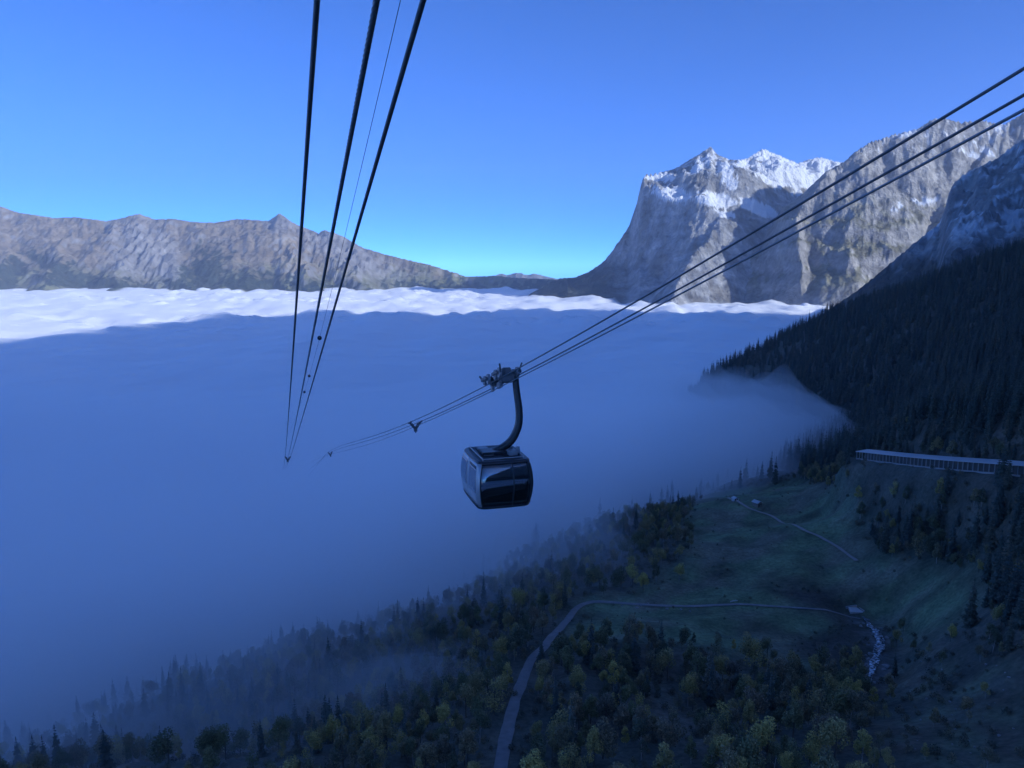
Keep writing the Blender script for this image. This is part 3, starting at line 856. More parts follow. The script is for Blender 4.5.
# ---- where they grow
def scatter(n, x0, x1, y0, y1):
    x = R.uniform(x0, x1, n); y = R.uniform(y0, y1, n)
    return x, y, gz(x, y)
def clear(x, y, marg):
    d1, _ = dist_poly(x, y, road_pl[::2]); d2, _ = dist_poly(x, y, path_pl[::2]); d3, _ = dist_poly(x, y, gal_pl); d4, _ = dist_poly(x, y, stream_pl[::3])
    return (d1 > 2.6 + marg) & (d2 > 2 + marg) & (d3 > 5.5 + marg) & (d4 > 3.5 + marg)
def thin(x, y, rad):
    """keep points no closer than rad (one per jittered cell)"""
    key = np.floor(x / rad).astype(np.int64) * 100003 + np.floor(y / rad).astype(np.int64)
    _, i = np.unique(key, return_index=True)
    return np.sort(i)
ALL = []      # kind, x, y, z, height, variant
# spruces
x, y, z = scatter(90000, -700, 1490, 60, 1950)
x2, y2, z2 = scatter(26000, 90, 560, 200, 760)
x, y, z = np.r_[x, x2], np.r_[y, y2], np.r_[z, z2]
i = thin(x, y, 4.6); x, y, z = x[i], y[i], z[i]
u, v = proj(x, y, z)
md_, gu_, bk_, rg_ = zones(x, y, z)
inview = (u > -60) & (u < 1090) & (v < 850)
ok = clear(x, y, 1.0) & inview & (z > -245) & ~md_ & ~gu_
nn = fbm(x / 60, y / 60, 3, 401)
dens = np.where(y > 470, np.where((u > 760) | (v < 480), 0.95, 0.35), 0.0)
fg = y <= 470
dens = np.where(fg, np.where(u < 470, 0.08 + 0.30 * sstep(0.0, 0.4, nn), np.where(u > 870, 0.06, 0.03 + 0.14 * sstep(0.1, 0.4, nn))), dens)
dens = np.where((u > 830) & (v < 468) & (y < 620), 0.95, dens)
dens = np.where(fg & (u < 330) & (v < 720), 0.55, dens)
ug, vg = proj(gal_pl[:, 0], gal_pl[:, 1], gal_pl[:, 2])
front_gal = (u > 850) & (v > np.interp(u, ug, vg) - 6) & (v < np.interp(u, ug, vg) + 34) & (y < 460)
dens = np.where(front_gal, 0, dens)
dens = np.where(bk_, 0.16 + 0.3 * sstep(0, 0.3, nn), dens)
dens = np.where(rg_, 0.012, dens)
dens = np.where((u > 985) & (v > 480) & (v < 660), 0.6, dens)
# the slope in the open between the gallery and the meadow carries few conifers
dens = np.where((u > 560) & (u < 850) & (v > 470) & (v < 600), 0.05, dens)
ok &= R.random(len(x)) < dens
for a, b, c, hh in zip(x[ok], y[ok], z[ok], 0.38 + 0.85 * R.random(ok.sum()) ** 0.8):
    H = 21 * hh if b > 520 else (17 * hh if a > 0.42 * b and c > -130 else 14 * hh)
    ALL.append(('s', a, b, c, H, int(R.integers(4))))
# broad-leaved trees
x, y, z = scatter(60000, -500, 900, 80, 900)
i = thin(x, y, 4.4); x, y, z = x[i], y[i], z[i]
u, v = proj(x, y, z)
md_, gu_, bk_, rg_ = zones(x, y, z)
nn = fbm(x / 40, y / 40, 3, 403)
ok = clear(x, y, 0.3) & (u > -40) & (u < 1070) & (v < 830) & (z > -205) & ~md_
dens = np.where(y < 330, 0.50 + 0.4 * sstep(-0.1, 0.4, nn), 0.40 + 0.4 * sstep(0, 0.5, nn))
dens = np.where(u < 330, dens * 0.5, dens)
dens = np.where(gu_, 0.25, dens); dens = np.where(bk_, 0.5, dens); dens = np.where(rg_, 0.15, dens)
dens = np.where((u > 180) & (u < 450) & (v > 640) & (v < 745), 0.85, dens)
dens = np.where(y > 560, 0.02, dens)
dens = np.where((v < 450) & (u > 800), 0.02, dens)
dens = np.where((u > 930) & (v > 330) & (v < 430) & (nn > 0.3), 0.10, dens)
dens = np.where((u > 840) & (u < 1000) & (v > 470) & (v < 530), 0.40, dens)
dens = np.where((u > 850) & (v > np.interp(u, ug, vg) - 6) & (v < np.interp(u, ug, vg) + 26) & (y < 460), 0, dens)
ok &= R.random(len(x)) < dens
g_ = gu_[ok]
for a, b, c, hh, lowv in zip(x[ok], y[ok], z[ok], R.uniform(0.5, 1.2, ok.sum()), g_):
    ALL.append(('l', a, b, c, 9.3 * hh * (0.4 if lowv else 1) * (0.6 if (a > 0.5 * b and b < 300) else 1), int(R.integers(5))))
# single trees that stand out in the photograph: (pixel of the foot, height, kind, variant, label)
STAND = [((541, 668), 11.5, 's', 3, 'narrow dark spruce standing over the gravel road below its bend'),
         ((634, 675), 15, 's', 1, 'tall dark spruce between autumn trees right of the gravel road'),
         ((633, 586), 10, 'y', 0, 'yellow autumn tree above the level stretch of the gravel road, left of a pair'),
         ((643, 592), 9, 'y', 2, 'yellow autumn tree above the level stretch of the gravel road, right of a pair'),
         ((679, 582), 9, 'y', 1, 'slim yellow tree at the lower edge of the meadow, above the gravel road'),
         ((893, 498), 8, 'y', 4, 'bright yellow-green tree just below the avalanche gallery'),
         ((858, 502), 9, 'y', 3, 'dull yellow tree below the far end of the avalanche gallery'),
         ((782, 690), 10, 'l', 2, 'round grey-green tree below the dark gully by the torrent')]
# keep the road, the track, the torrent and the gallery in sight: drop what would stand in front of them
KEEP = []
for pl_, up_ in ((road_pl, 0.3), (path_pl, 0.3), (stream_pl, 0.2)):
    uu_, vv_ = proj(pl_[:, 0], pl_[:, 1], gz(pl_[:, 0], pl_[:, 1]) + up_)
    KEEP.append((uu_, vv_))
def hides(t):
    kd, x, y, z, H = t[:5]
    if y > 520: return False
    u0, v0 = proj(x, y, z); _, v1 = proj(x, y, z + H)
    hw = (H * (0.13 if kd == 's' else 0.26)) / math.sqrt(x * x + y * y + z * z) * F_PX
    for uu_, vv_ in KEEP:
        if np.any((np.abs(uu_ - u0) < hw) & (vv_ < v0) & (vv_ > v1)): return True
    return False
def in_fog(t):
    kd, x, y, z, H, va = t
    ft = float(fog_top(np.array(x), np.array(y))) + 9
    if z < ft - 1: H = min(H, max(0.0, ft - z + 2.5))
    elif z < ft + 6: H = min(H, 6 + (z - ft + 1) * 1.2)
    return (kd, x, y, z, H, va)
ALL = [t for t in map(in_fog, ALL) if t[4] > 3.5]
ALL = [t for t in ALL if random.random() < 0.06 or not hides(t)]
for (u, v), H, kd, va, lb in STAND:
    p = on_ground(u, v)
    ALL.append((kd, p[0], p[1], p[2], H, va, lb))

def size_px(t): return t[4] / math.sqrt(t[1] ** 2 + t[2] ** 2 + t[3] ** 2)
def vis(t):
    u, v = proj(t[1], t[2], t[3] + t[4] * 0.6)
    return (0 < u < 1024) and (0 < v < 790) and t[3] + t[4] > -176
SP_ZONES = [(lambda u, v: v < 300, 'on the ridge of the forested hillside, against the mountains', 'spruces of the hillside forest'),
            (lambda u, v: v < 400 and u < 850, 'on the left spur of the forested hillside', 'spruces of the hillside forest'),
            (lambda u, v: v < 400, 'in the dense forest high above the gallery', 'spruces of the hillside forest'),
            (lambda u, v: v < 478 and u < 900, 'in the forest behind the far end of the gallery', 'spruces of the hillside forest'),
            (lambda u, v: v < 478 and u < 965, 'in the forest directly above the middle of the gallery', 'spruces of the hillside forest'),
            (lambda u, v: v < 478, 'in the forest above the gallery at the right edge', 'spruces of the hillside forest'),
            (lambda u, v: u < 120, 'in the wood at the lower left corner, veiled by fog', 'spruces of the wood under the fog'),
            (lambda u, v: u < 330 and v < 700, 'at the rim of the fog in the lower left', 'spruces of the wood under the fog'),
            (lambda u, v: u < 330, 'along the bottom edge in the lower left wood', 'spruces of the wood under the fog'),
            (lambda u, v: u < 480 and v < 640, 'at the rim of the fog below the gondola', 'spruces left of the gravel road'),
            (lambda u, v: u < 480, 'on the slope left of the lower gravel road', 'spruces left of the gravel road'),
            (lambda u, v: u < 560, 'close to the gravel road below its bend', 'spruces left of the gravel road'),
            (lambda u, v: u > 960 and v < 640, 'on the slope at the right edge below the gallery', 'spruces below the gallery'),
            (lambda u, v: u > 840 and v < 600, 'on the bank between the gallery and the meadow', 'spruces below the gallery'),
            (lambda u, v: u > 840, 'on the slope right of the torrent', 'spruces below the gallery'),
            (lambda u, v: v < 610, 'at the edge of the meadow above the gravel road', 'spruces right of the gravel road'),
            (lambda u, v: u < 690, 'in the wood just right of the gravel road', 'spruces right of the gravel road'),
            (lambda u, v: True, 'in the wood between the gravel road and the torrent', 'spruces right of the gravel road')]
LF_ZONES = [(lambda u, v: v < 478, 'among the dark spruces above the gallery', 'autumn trees above the gallery'),
            (lambda u, v: u < 160, 'in the lower left corner below the fog', 'autumn trees of the lower left wood'),
            (lambda u, v: u < 330 and v < 700, 'at the rim of the fog in the lower left', 'autumn trees of the lower left wood'),
            (lambda u, v: u < 330, 'along the bottom edge in the lower left wood', 'autumn trees of the lower left wood'),
            (lambda u, v: u < 440 and v < 650, 'at the rim of the fog left of the gondola', 'autumn trees left of the gravel road'),
            (lambda u, v: u < 440, 'on the slope well left of the lower gravel road', 'autumn trees left of the gravel road'),
            (lambda u, v: u < 540 and v < 640, 'on the slope below the gondola, under the fog', 'autumn trees left of the gravel road'),
            (lambda u, v: u < 540 and v > 715, 'beside the gravel road at the bottom edge', 'autumn trees left of the gravel road'),
            (lambda u, v: u < 540, 'just left of the gravel road below its bend', 'autumn trees left of the gravel road'),
            (lambda u, v: v < 560 and u > 820, 'on the bank under the gallery', 'autumn trees on the gallery bank'),
            (lambda u, v: u > 960, 'at the right edge below the gallery', 'autumn trees right of the torrent'),
            (lambda u, v: u > 875 and v < 660, 'on the slope just right of the torrent', 'autumn trees right of the torrent'),
            (lambda u, v: u > 875, 'on the rough slope in the lower right', 'autumn trees right of the torrent'),
            (lambda u, v: v < 606, 'between the road bend and the fog', 'autumn trees at the edge of the fog'),
            (lambda u, v: v < 655 and u < 700, 'just below the level stretch of the gravel road', 'autumn trees right of the gravel road'),
            (lambda u, v: v < 680, 'below the meadow and the dark gully', 'autumn trees right of the gravel road'),
            (lambda u, v: u < 620, 'right beside the lower gravel road', 'autumn trees right of the gravel road'),
            (lambda u, v: u < 740, 'at the bottom edge, right of the gravel road', 'autumn trees right of the gravel road'),
            (lambda u, v: True, 'at the bottom edge, below the torrent', 'autumn trees right of the gravel road')]
def tree_label(t, u, v):
    kd, H, va = t[0], t[4], t[5]
    if kd == 's':
        size = 'tall' if H > 17 else ('stunted' if H < 8 else ('small' if H < 11 else 'middling'))
        kind = ('broad dark spruce', 'dark spruce', 'wide-skirted dark spruce', 'narrow dark spruce')[va % 4]
        zn = SP_ZONES
    else:
        size = 'tall' if H > 10.5 else ('small' if H < 7 else 'middling')
        kind = ('round autumn tree', 'pale-stemmed autumn tree', 'broad autumn tree', 'slim pale-stemmed autumn tree', 'half-bare autumn tree')[va % 5]
        zn = LF_ZONES
    pl_, gp_ = next((b, c) for f, b, c in zn if f(u, v))
    return '%s %s %s' % (size, kind, pl_), gp_
order = {'s': [], 'l': []}
rest = {'s': [], 'l': []}
stand = []
for t in ALL:
    if len(t) > 6: stand.append(t)
    elif vis(t): order[t[0]].append(t)
    else: rest[t[0]].append(t)
for kd in 'sl':
    order[kd].sort(key=lambda t: -size_px(t))
    rest[kd] += order[kd][290:]; order[kd] = order[kd][:290]
YEL = []
for c, tr in LEF:
    c2 = c.copy(); c2.materials.clear(); c2.materials.append(M_yellow); YEL.append((c2, tr))
def place_tree(t, name, protos, H0, label, group):
    kd, x, y, z, H, va = t[:6]
    root = empty(name, (x, y, z))
    s_ = H / H0
    root.scale = (s_ * random.uniform(0.85, 1.2),) * 2 + (s_,)
    root.rotation_euler = (0, 0, random.uniform(0, 6.28))
    c, tr = protos[va % len(protos)]
    link('crown', c, root); link('trunk', tr, root)
    tag(root, label, 'tree', group)
for kd, nm, pr, H0 in (('s', 'spruce_tree', SPR, 20), ('l', 'autumn_tree', LEF, 9)):
    for t in order[kd]:
        u, v = proj(t[1], t[2], t[3])
        lb, gp = tree_label(t, float(u), float(v))
        place_tree(t, nm, pr, H0, lb, gp)
for t in stand:
    kd = t[0]
    place_tree(t, 'spruce_tree' if kd == 's' else 'autumn_tree', {'s': SPR, 'l': LEF, 'y': YEL}[kd], 20 if kd == 's' else 9, t[6], None)

# ---- the rest of the woods: one mass of trees each, instanced on points
def proto_collection(name, protos):
    c = bpy.data.collections.new(name)
    for i, (cr, tr) in enumerate(protos):
        bm = bmesh.new(); bm.from_mesh(cr)
        me = bpy.data.meshes.new(name)
        n0 = len(cr.polygons)
        bm.from_mesh(tr); bm.faces.ensure_lookup_table()
        for k in range(n0, len(bm.faces)): bm.faces[k].material_index = 1
        bm.to_mesh(me); bm.free()
        me.materials.append(cr.materials[0]); me.materials.append(tr.materials[0])
        o = bpy.data.objects.new('%s_%02d' % (name, i), me)
        c.objects.link(o)
    return c
def forest(name, pts, protos, H0, label):
    n = len(pts)
    V = np.array([(t[1], t[2], t[3]) for t in pts], np.float32)
    me = bpy.data.meshes.new(name)
    me.vertices.add(n); me.vertices.foreach_set('co', V.ravel())
    a = me.attributes.new('sc', 'FLOAT_VECTOR', 'POINT')
    s_ = np.array([t[4] / H0 for t in pts], np.float32)
    wv = s_ * R.uniform(0.85, 1.2, n)
    a.data.foreach_set('vector', np.stack([wv, wv, s_], 1).astype(np.float32).ravel())
    a = me.attributes.new('rot', 'FLOAT_VECTOR', 'POINT')
    a.data.foreach_set('vector', np.stack([R.normal(0, 0.03, n), R.normal(0, 0.03, n), R.uniform(0, 6.28, n)], 1).astype(np.float32).ravel())
    a = me.attributes.new('pick', 'INT', 'POINT')
    a.data.foreach_set('value', np.array([t[5] % len(protos) for t in pts], np.int32))
    o = link(name, me)
    ng = bpy.data.node_groups.new(name, 'GeometryNodeTree')
    ng.interface.new_socket('Geometry', in_out='INPUT', socket_type='NodeSocketGeometry')
    ng.interface.new_socket('Geometry', in_out='OUTPUT', socket_type='NodeSocketGeometry')
    N = ng.nodes.new
    gi, go = N('NodeGroupInput'), N('NodeGroupOutput')
    ci = N('GeometryNodeCollectionInfo'); ci.inputs['Collection'].default_value = proto_collection(name, protos)
    ci.inputs['Separate Children'].default_value = True; ci.inputs['Reset Children'].default_value = True
    ip = N('GeometryNodeInstanceOnPoints'); ip.inputs['Pick Instance'].default_value = True
    def att(nm, ty):
        k = N('GeometryNodeInputNamedAttribute'); k.data_type = ty; k.inputs['Name'].default_value = nm
        return k.outputs['Attribute']
    L = ng.links.new
    L(gi.outputs[0], ip.inputs['Points']); L(ci.outputs[0], ip.inputs['Instance'])
    L(att('pick', 'INT'), ip.inputs['Instance Index']); L(att('sc', 'FLOAT_VECTOR'), ip.inputs['Scale']); L(att('rot', 'FLOAT_VECTOR'), ip.inputs['Rotation'])
    L(ip.outputs[0], go.inputs[0])
    md = o.modifiers.new('grow', 'NODES'); md.node_group = ng
    tag(o, label, kind='stuff')
    return o
forest('spruce_forest', rest['s'], SPR, 20, 'dense dark spruce forest covering the hillside')
forest('autumn_wood', rest['l'], LEF, 9, 'autumn wood of small broad-leaved trees on the slope')
x, y, z = scatter(26000, -300, 600, 90, 620)
u, v = proj(x, y, z)
md_, gu_, bk_, rg_ = zones(x, y, z)
nn = fbm(x / 12, y / 12, 3, 405)
ok = clear(x, y, -0.4) & (u > -30) & (u < 1060) & (v < 810) & (z > -200)
dens = np.where(md_, 0.03 + 0.22 * (nn > 0.3), 0.42); dens = np.where(gu_, 0.75, dens); dens = np.where(rg_, 0.55, dens); dens = np.where(bk_, 0.6, dens)
ok &= R.random(len(x)) < dens
forest('undergrowth', [('b', a, b, c, R.uniform(0.5, 1.5) * (0.8 if m_ else 1.5), int(R.integers(3))) for a, b, c, m_ in zip(x[ok], y[ok], z[ok], md_[ok])], BSH, 2.4,
       'shrubs and undergrowth on the slope')
print('trees', {k: (len(order[k]), len(rest[k])) for k in 'sl'}, 'shrubs', ok.sum())

# ================================================================== cableway ropes
def cam2w(Xc, Yc, Zc):
    return Vector((Xc, Zc * cp + Yc * sp, -Zc * sp + Yc * cp))
def rope_mesh(pts, rad, seg=10, lobes=0, lay=0.55, nearstep=0.03):
    """sweep along pts; with lobes > 0 the cross-section is a twisted strand rope"""
    pts = [Vector(p) for p in pts]
    L = [0.0]
    for a, b in zip(pts[:-1], pts[1:]): L.append(L[-1] + (b - a).length)
    V, Fc = [], []
    up = Vector((0, 0, 1))
    for i, p in enumerate(pts):
        t = (pts[min(i + 1, len(pts) - 1)] - pts[max(i - 1, 0)]).normalized()
        s_ = t.cross(up).normalized(); u_ = s_.cross(t)
        for k in range(seg):
            a = 2 * math.pi * k / seg
            r_ = rad
            if lobes:
                r_ = rad * (0.60 + 0.48 * abs(math.cos(lobes * 0.5 * (a + 2 * math.pi * L[i] / lay))))
            V.append(p + s_ * math.cos(a) * r_ + u_ * math.sin(a) * r_)
    for i in range(len(pts) - 1):
        for k in range(seg):
            k2 = (k + 1) % seg
            Fc.append((i * seg + k, i * seg + k2, (i + 1) * seg + k2, (i + 1) * seg + k))
    me = np_mesh('rope', [tuple(v) for v in V], Fc)
    return me
M_steel = plain('dark_greased_steel', (0.11, 0.12, 0.13), 0.5, 0.3, noise=0.25, nscale=3)
M_strand = plain('bright_strand_steel', (0.22, 0.24, 0.26), 0.35, 0.5)
M_steel2 = plain('galvanised_steel', (0.30, 0.31, 0.33), 0.45, 0.4, noise=0.2, nscale=3)
M_black = plain('black_paint', (0.018, 0.02, 0.024), 0.4, 0.0, noise=0.2, nscale=2)
M_rubber = plain('black_rubber', (0.02, 0.02, 0.02), 0.8)

def left_rope(px, z0):
    """px: pixels along the rope; depth from the vanishing point of the line, z0 metres at the top edge of the frame"""
    Q = []
    for u, v in px:
        z = z0 * 479.0 / (479.0 - v)
        Q.append(((u - CX) / F_PX * z, (CY - v) / F_PX * z, z))
    Q = np.array(Q)
    Xc = np.polyfit(Q[:, 2], Q[:, 0], 2); Yc = np.polyfit(Q[:, 2], Q[:, 1], 2)
    return lambda z: (np.polyval(Xc, z), np.polyval(Yc, z), z)
near_z = np.arange(-6, 16, 0.03)
mid_z = np.r_[np.arange(16, 60, 1.0), np.arange(60, 330, 6.0)]
all_z = np.r_[np.arange(-6, 60, 1.0), np.arange(60, 330, 6.0)]
Lr = {'left': left_rope([(317, 0), (306.6, 150), (294.7, 330), (288.5, 415), (285.3, 455)], 6.2),
      'right': left_rope([(422, 0), (379.5, 150), (329, 330), (303, 415), (291, 455)], 6.2),
      'haul': left_rope([(375, 0), (348, 150), (314.6, 330), (297, 415), (288.6, 455)], 6.2),
      'wire': left_rope([(400, 0), (345, 238), (319.5, 338), (309, 376), (304.5, 392)], 15.0)}
def W3(f, z): return cam2w(*f(z))
def rope_obj(name, f, zs, rad, label, m=None, seg=10, lobes=0):
    o = link(name, rope_mesh([W3(f, z) for z in zs], rad, seg, lobes), None, m or M_steel)
    return tag(o, label, 'cable')
rope_obj('track_rope', Lr['left'], all_z, 0.026, 'thick smooth steel rope at the left of the upper left rope bundle')
rope_obj('track_rope', Lr['right'], all_z, 0.026, 'thick smooth steel rope at the right of the upper left rope bundle')
rope_obj('haul_rope', Lr['haul'], np.r_[near_z, mid_z], 0.028, 'twisted strand rope in the middle of the upper left rope bundle', M_strand, 42, 6)
rope_obj('signal_wire', Lr['wire'], all_z[all_z > -3], 0.0085, 'hair-thin wire between the ropes in the upper left sky', plain('thin_wire', (0.12, 0.13, 0.15), 0.6), 6)
for v, lb in ((338, 'topmost small black ball on the thin wire between the left ropes'), (376, 'middle small black ball on the thin wire between the left ropes'), (392, 'lowest small black ball on the thin wire between the left ropes')):
    z = 15 * 479 / (479 - v)
    c = W3(Lr['wire'], z)
    r_ = 0.15 if v < 350 else 0.13
    root = empty('marker_ball', c)
    bm = bmesh.new(); bmesh.ops.create_uvsphere(bm, u_segments=16, v_segments=10, radius=r_)
    bm_obj('ball', bm, M_black, root, True)
    bm = bmesh.new()
    d = (W3(Lr['wire'], z + 0.5) - W3(Lr['wire'], z - 0.5)).normalized()
    cyl(bm, -d * (r_ + 0.08), d * (r_ + 0.08), 0.035, seg=8)
    bm_obj('clamp', bm, M_steel, root)
    tag(root, lb, 'marker ball')

# right-hand line: parallel to the left one
VA = -0.297
def right_rope(x0, px):
    Q = []
    for u, v in px:
        z = x0 / ((u - CX) / F_PX - VA)
        Q.append((z, (CY - v) / F_PX * z))
    Q = np.array(Q)
    c = np.polyfit(Q[:, 0], Q[:, 1], 3)
    zl = 190.0
    yl_, sl = np.polyval(c, zl), np.polyval(np.polyder(c), zl)
    def f(z):
        y = np.polyval(c, z) if z < zl else yl_ + sl * (z - zl)
        if z < 8: y = np.polyval(c, 8) + np.polyval(np.polyder(c), 8) * (z - 8)
        return (x0 + VA * z, y, z)
    return f
Rr = {'A': right_rope(9.78, [(1024, 70.5), (900, 144), (764, 225), (640, 298), (532.5, 360.4), (485.6, 386.6), (411, 421.6), (328, 452.5)]),
      'B': right_rope(10.62, [(1024, 98), (900, 166), (764, 241), (640, 307), (539.5, 364.7), (518, 376.8), (470, 399), (421, 421.5), (396, 431), (329, 453.5)]),
      'C': right_rope(10.2, [(1024, 112.7), (900, 177), (764, 248), (640, 313), (519, 379), (470, 401.5), (396, 434.3), (328, 455)])}
rz_ = np.r_[np.arange(-14, 60, 1.0), np.arange(60, 330, 5.0)]
rope_obj('track_rope', Rr['A'], rz_, 0.025, 'uppermost of the three ropes crossing the upper right to the gondola')
rope_obj('track_rope', Rr['B'], rz_, 0.025, 'middle of the three ropes crossing the upper right to the gondola')
rope_obj('haul_rope', Rr['C'], np.r_[np.arange(-4, 26, 0.05), np.arange(26, 330, 4.0)], 0.023, 'lowest of the three ropes crossing the upper right to the gondola', M_strand, 24, 6)

def spacer(fa, fb, fc, za, label, sc=1.0):
    """saddle bridge that holds the two track ropes and the haul rope together"""
    pa, pb, pc = W3(fa, za), W3(fb, za * (1 if fb is Lr['right'] else 1.0)), W3(fc, za)
    if fa is Rr['A']:
        pa, pb, pc = W3(fa, za - 0.12), W3(fb, za + 0.12), W3(fc, za)
    mid = (pa + pb) / 2
    d = (W3(fc, za + 1) - W3(fc, za - 1)).normalized()
    side = (pb - pa).normalized()
    upv = side.cross(d).normalized()
    if upv.z < 0: upv = -upv
    root = empty('rope_spacer', mid)
    g = (pb - pa).length / 2
    for s_ in (-1, 1):
        bm = bmesh.new()
        q = side * s_ * g
        cyl(bm, q - d * 0.55 + upv * -0.03, q + d * 0.55 + upv * -0.03, 0.075 * sc, seg=8)
        cyl(bm, q - d * 0.55, q - d * 0.85, 0.06 * sc, 0.03, seg=8); cyl(bm, q + d * 0.55, q + d * 0.85, 0.06 * sc, 0.03, seg=8)
        bm_obj('saddle', bm, M_steel, root)
        bm = bmesh.new()
        cyl(bm, q - upv * 0.05, -upv * 0.62 * sc, 0.085 * sc, 0.07 * sc, seg=8)
        cyl(bm, q * 0.55 - upv * 0.10 + d * 0.1, -upv * 0.48 * sc + d * 0.1, 0.05 * sc, seg=6)
        bm_obj('arm', bm, M_steel, root)
    bm = bmesh.new(); cyl(bm, -side * 0.12 - upv * 0.62 * sc, side * 0.12 - upv * 0.62 * sc, 0.14 * sc, seg=14)
    bm_obj('roller', bm, M_steel, root)
    bm = bmesh.new(); cyl(bm, -upv * 0.62 * sc, -upv * 0.86 * sc, 0.05 * sc, 0.04 * sc, seg=8)
    bm_obj('bracket', bm, M_steel, root)
    return tag(root, label, 'rope spacer')
spacer(Lr['left'], Lr['right'], Lr['haul'], 132, 'small dark rope spacer where the left bundle of ropes ends in the fog', 1.2)
spacer(Rr['A'], Rr['B'], Rr['C'], 59.6, 'larger V-shaped rope spacer on the ropes just left of the gondola', 1.0)
spacer(Rr['A'], Rr['B'], Rr['C'], 168, 'tiny far rope spacer where the right ropes vanish in the fog', 1.3)

# ================================================================== gondola
zc = 36.1
hd = Vector((VA, 1.0, 0)).normalized()              # travel direction on plan (away from the camera, down the valley)
ex = Vector((hd.y, -hd.x, 0))                       # to the right of it
tan_r = (W3(Rr['C'], zc + 1) - W3(Rr['C'], zc - 1)).normalized()
pA, pB, pC = W3(Rr['A'], zc - 0.12), W3(Rr['B'], zc + 0.12), W3(Rr['C'], zc)
rope_mid = (pA + pB) / 2
CAB_W, CAB_L, CAB_H = 2.7, 3.5, 2.16
cab = cam2w((496.0 - CX) / F_PX * zc, (CY - 475.5) / F_PX * zc, zc) - Vector((0, 0, CAB_H / 2))
FR = Matrix(((ex.x, hd.x, 0), (ex.y, hd.y, 0), (0, 0, 1)))
gon = empty('gondola', cab)
tag(gon, 'dark glazed gondola cabin hanging from a curved arm above the fog', 'gondola')
def Lp(x, y, z): return FR @ Vector((x, y, z))      # local (right, forward, up) -> offset from the cabin root
def prof(h):                                         # barrel profile of the body
    t = h / CAB_H
    return 0.85 + 0.15 * math.sin(math.pi * min(1, max(0, 0.06 + t * 0.90))) ** 0.8
def outline(s, h, inset=0.0, rc=0.32):
    """s in 0..4: side index + position; 0 near end (-y), 1 right (+x), 2 far end, 3 left. Corners belong to the ends of each side."""
    k = prof(h)
    hw, hl = CAB_W / 2 * k - inset, CAB_L / 2 * k - inset
    side, t = int(s) % 4, s - int(s)
    rc = max(0.02, rc - inset)
    def lerp(a, b, t): return a + (b - a) * t
    c = 0.14
    w_, l_ = hw - rc, hl - rc
    cs = [(-w_, -l_), (w_, -l_), (w_, l_), (-w_, l_)]
    ang0 = [-math.pi / 2, 0, math.pi / 2, math.pi][side]
    a_, b_ = cs[side], cs[(side + 1) % 4]
    if t < c: cc, an = a_, ang0 - (1 - t / c) * math.pi / 4
    elif t > 1 - c: cc, an = b_, ang0 + (t - 1 + c) / c * math.pi / 4
    else:
        q = (t - c) / (1 - 2 * c)
        cc, an = (lerp(a_[0], b_[0], q), lerp(a_[1], b_[1], q)), ang0
    bow = 0.045 * math.sin(math.pi * t)
    return Lp(cc[0] + math.cos(an) * (rc + bow), cc[1] + math.sin(an) * (rc + bow), h)
def patch(name, s0, s1, h0, h1, m, parent, inset=0.0, thick=0.04, ns=14, nh=10):
    bm = bmesh.new()
    gr = []
    for layer in (inset, inset + thick):
        gr.append([[bm.verts.new(outline(s0 + (s1 - s0) * i / ns, h0 + (h1 - h0) * j / nh, layer)) for i in range(ns + 1)] for j in range(nh + 1)])
    o_, i_ = gr
    for j in range(nh):
        for i in range(ns):
            bm.faces.new((o_[j][i], o_[j][i + 1], o_[j + 1][i + 1], o_[j + 1][i]))
            bm.faces.new((i_[j][i], i_[j + 1][i], i_[j + 1][i + 1], i_[j][i + 1]))
    for j in range(nh):
        bm.faces.new((o_[j][0], o_[j + 1][0], i_[j + 1][0], i_[j][0])); bm.faces.new((o_[j][ns], i_[j][ns], i_[j + 1][ns], o_[j + 1][ns]))
    for i in range(ns):
        bm.faces.new((o_[0][i], i_[0][i], i_[0][i + 1], o_[0][i + 1])); bm.faces.new((o_[nh][i], o_[nh][i + 1], i_[nh][i + 1], i_[nh][i]))
    return bm_obj(name, bm, m, parent, True)
def glass_mat(name, tint, refl):
    m = bpy.data.materials.new(name); m.use_nodes = True
    t = m.node_tree
    t.nodes.remove(t.nodes['Principled BSDF'])
    tr = t.nodes.new('ShaderNodeBsdfTransparent'); tr.inputs[0].default_value = (*tint, 1)
    gl = t.nodes.new('ShaderNodeBsdfGlossy'); gl.inputs['Roughness'].default_value = 0.03; gl.inputs[0].default_value = (0.9, 0.95, 1, 1)
    lw = t.nodes.new('ShaderNodeFresnel'); lw.inputs['IOR'].default_value = refl
    mx = t.nodes.new('ShaderNodeMixShader')
    t.links.new(lw.outputs[0], mx.inputs[0]); t.links.new(tr.outputs[0], mx.inputs[1]); t.links.new(gl.outputs[0], mx.inputs[2])
    t.links.new(mx.outputs[0], t.nodes['Material Output'].inputs['Surface'])
    return m
M_glass = glass_mat('tinted_glass', (0.6, 0.63, 0.67), 2.1)
M_dglass = plain('door_glass', (0.16, 0.19, 0.24), 0.08, 0.5)
M_alu = plain('cabin_paint_grey', (0.36, 0.38, 0.41), 0.3, 0.35, noise=0.08, nscale=2)
M_dark = plain('cabin_dark_trim', (0.022, 0.024, 0.03), 0.35, noise=0.15, nscale=3)
M_seat = plain('seat_fabric', (0.03, 0.03, 0.035), 0.9)
H0, H1, H2 = 0.10, 0.11, 2.06
patch('floor_frame', 0.0, 4.0, 0.0, H1, M_dark, gon, 0.0, 0.12, 64, 3)
patch('roof_frame', 0.0, 4.0, H2, CAB_H - 0.03, M_dark, gon, 0.0, 0.12, 64, 4)
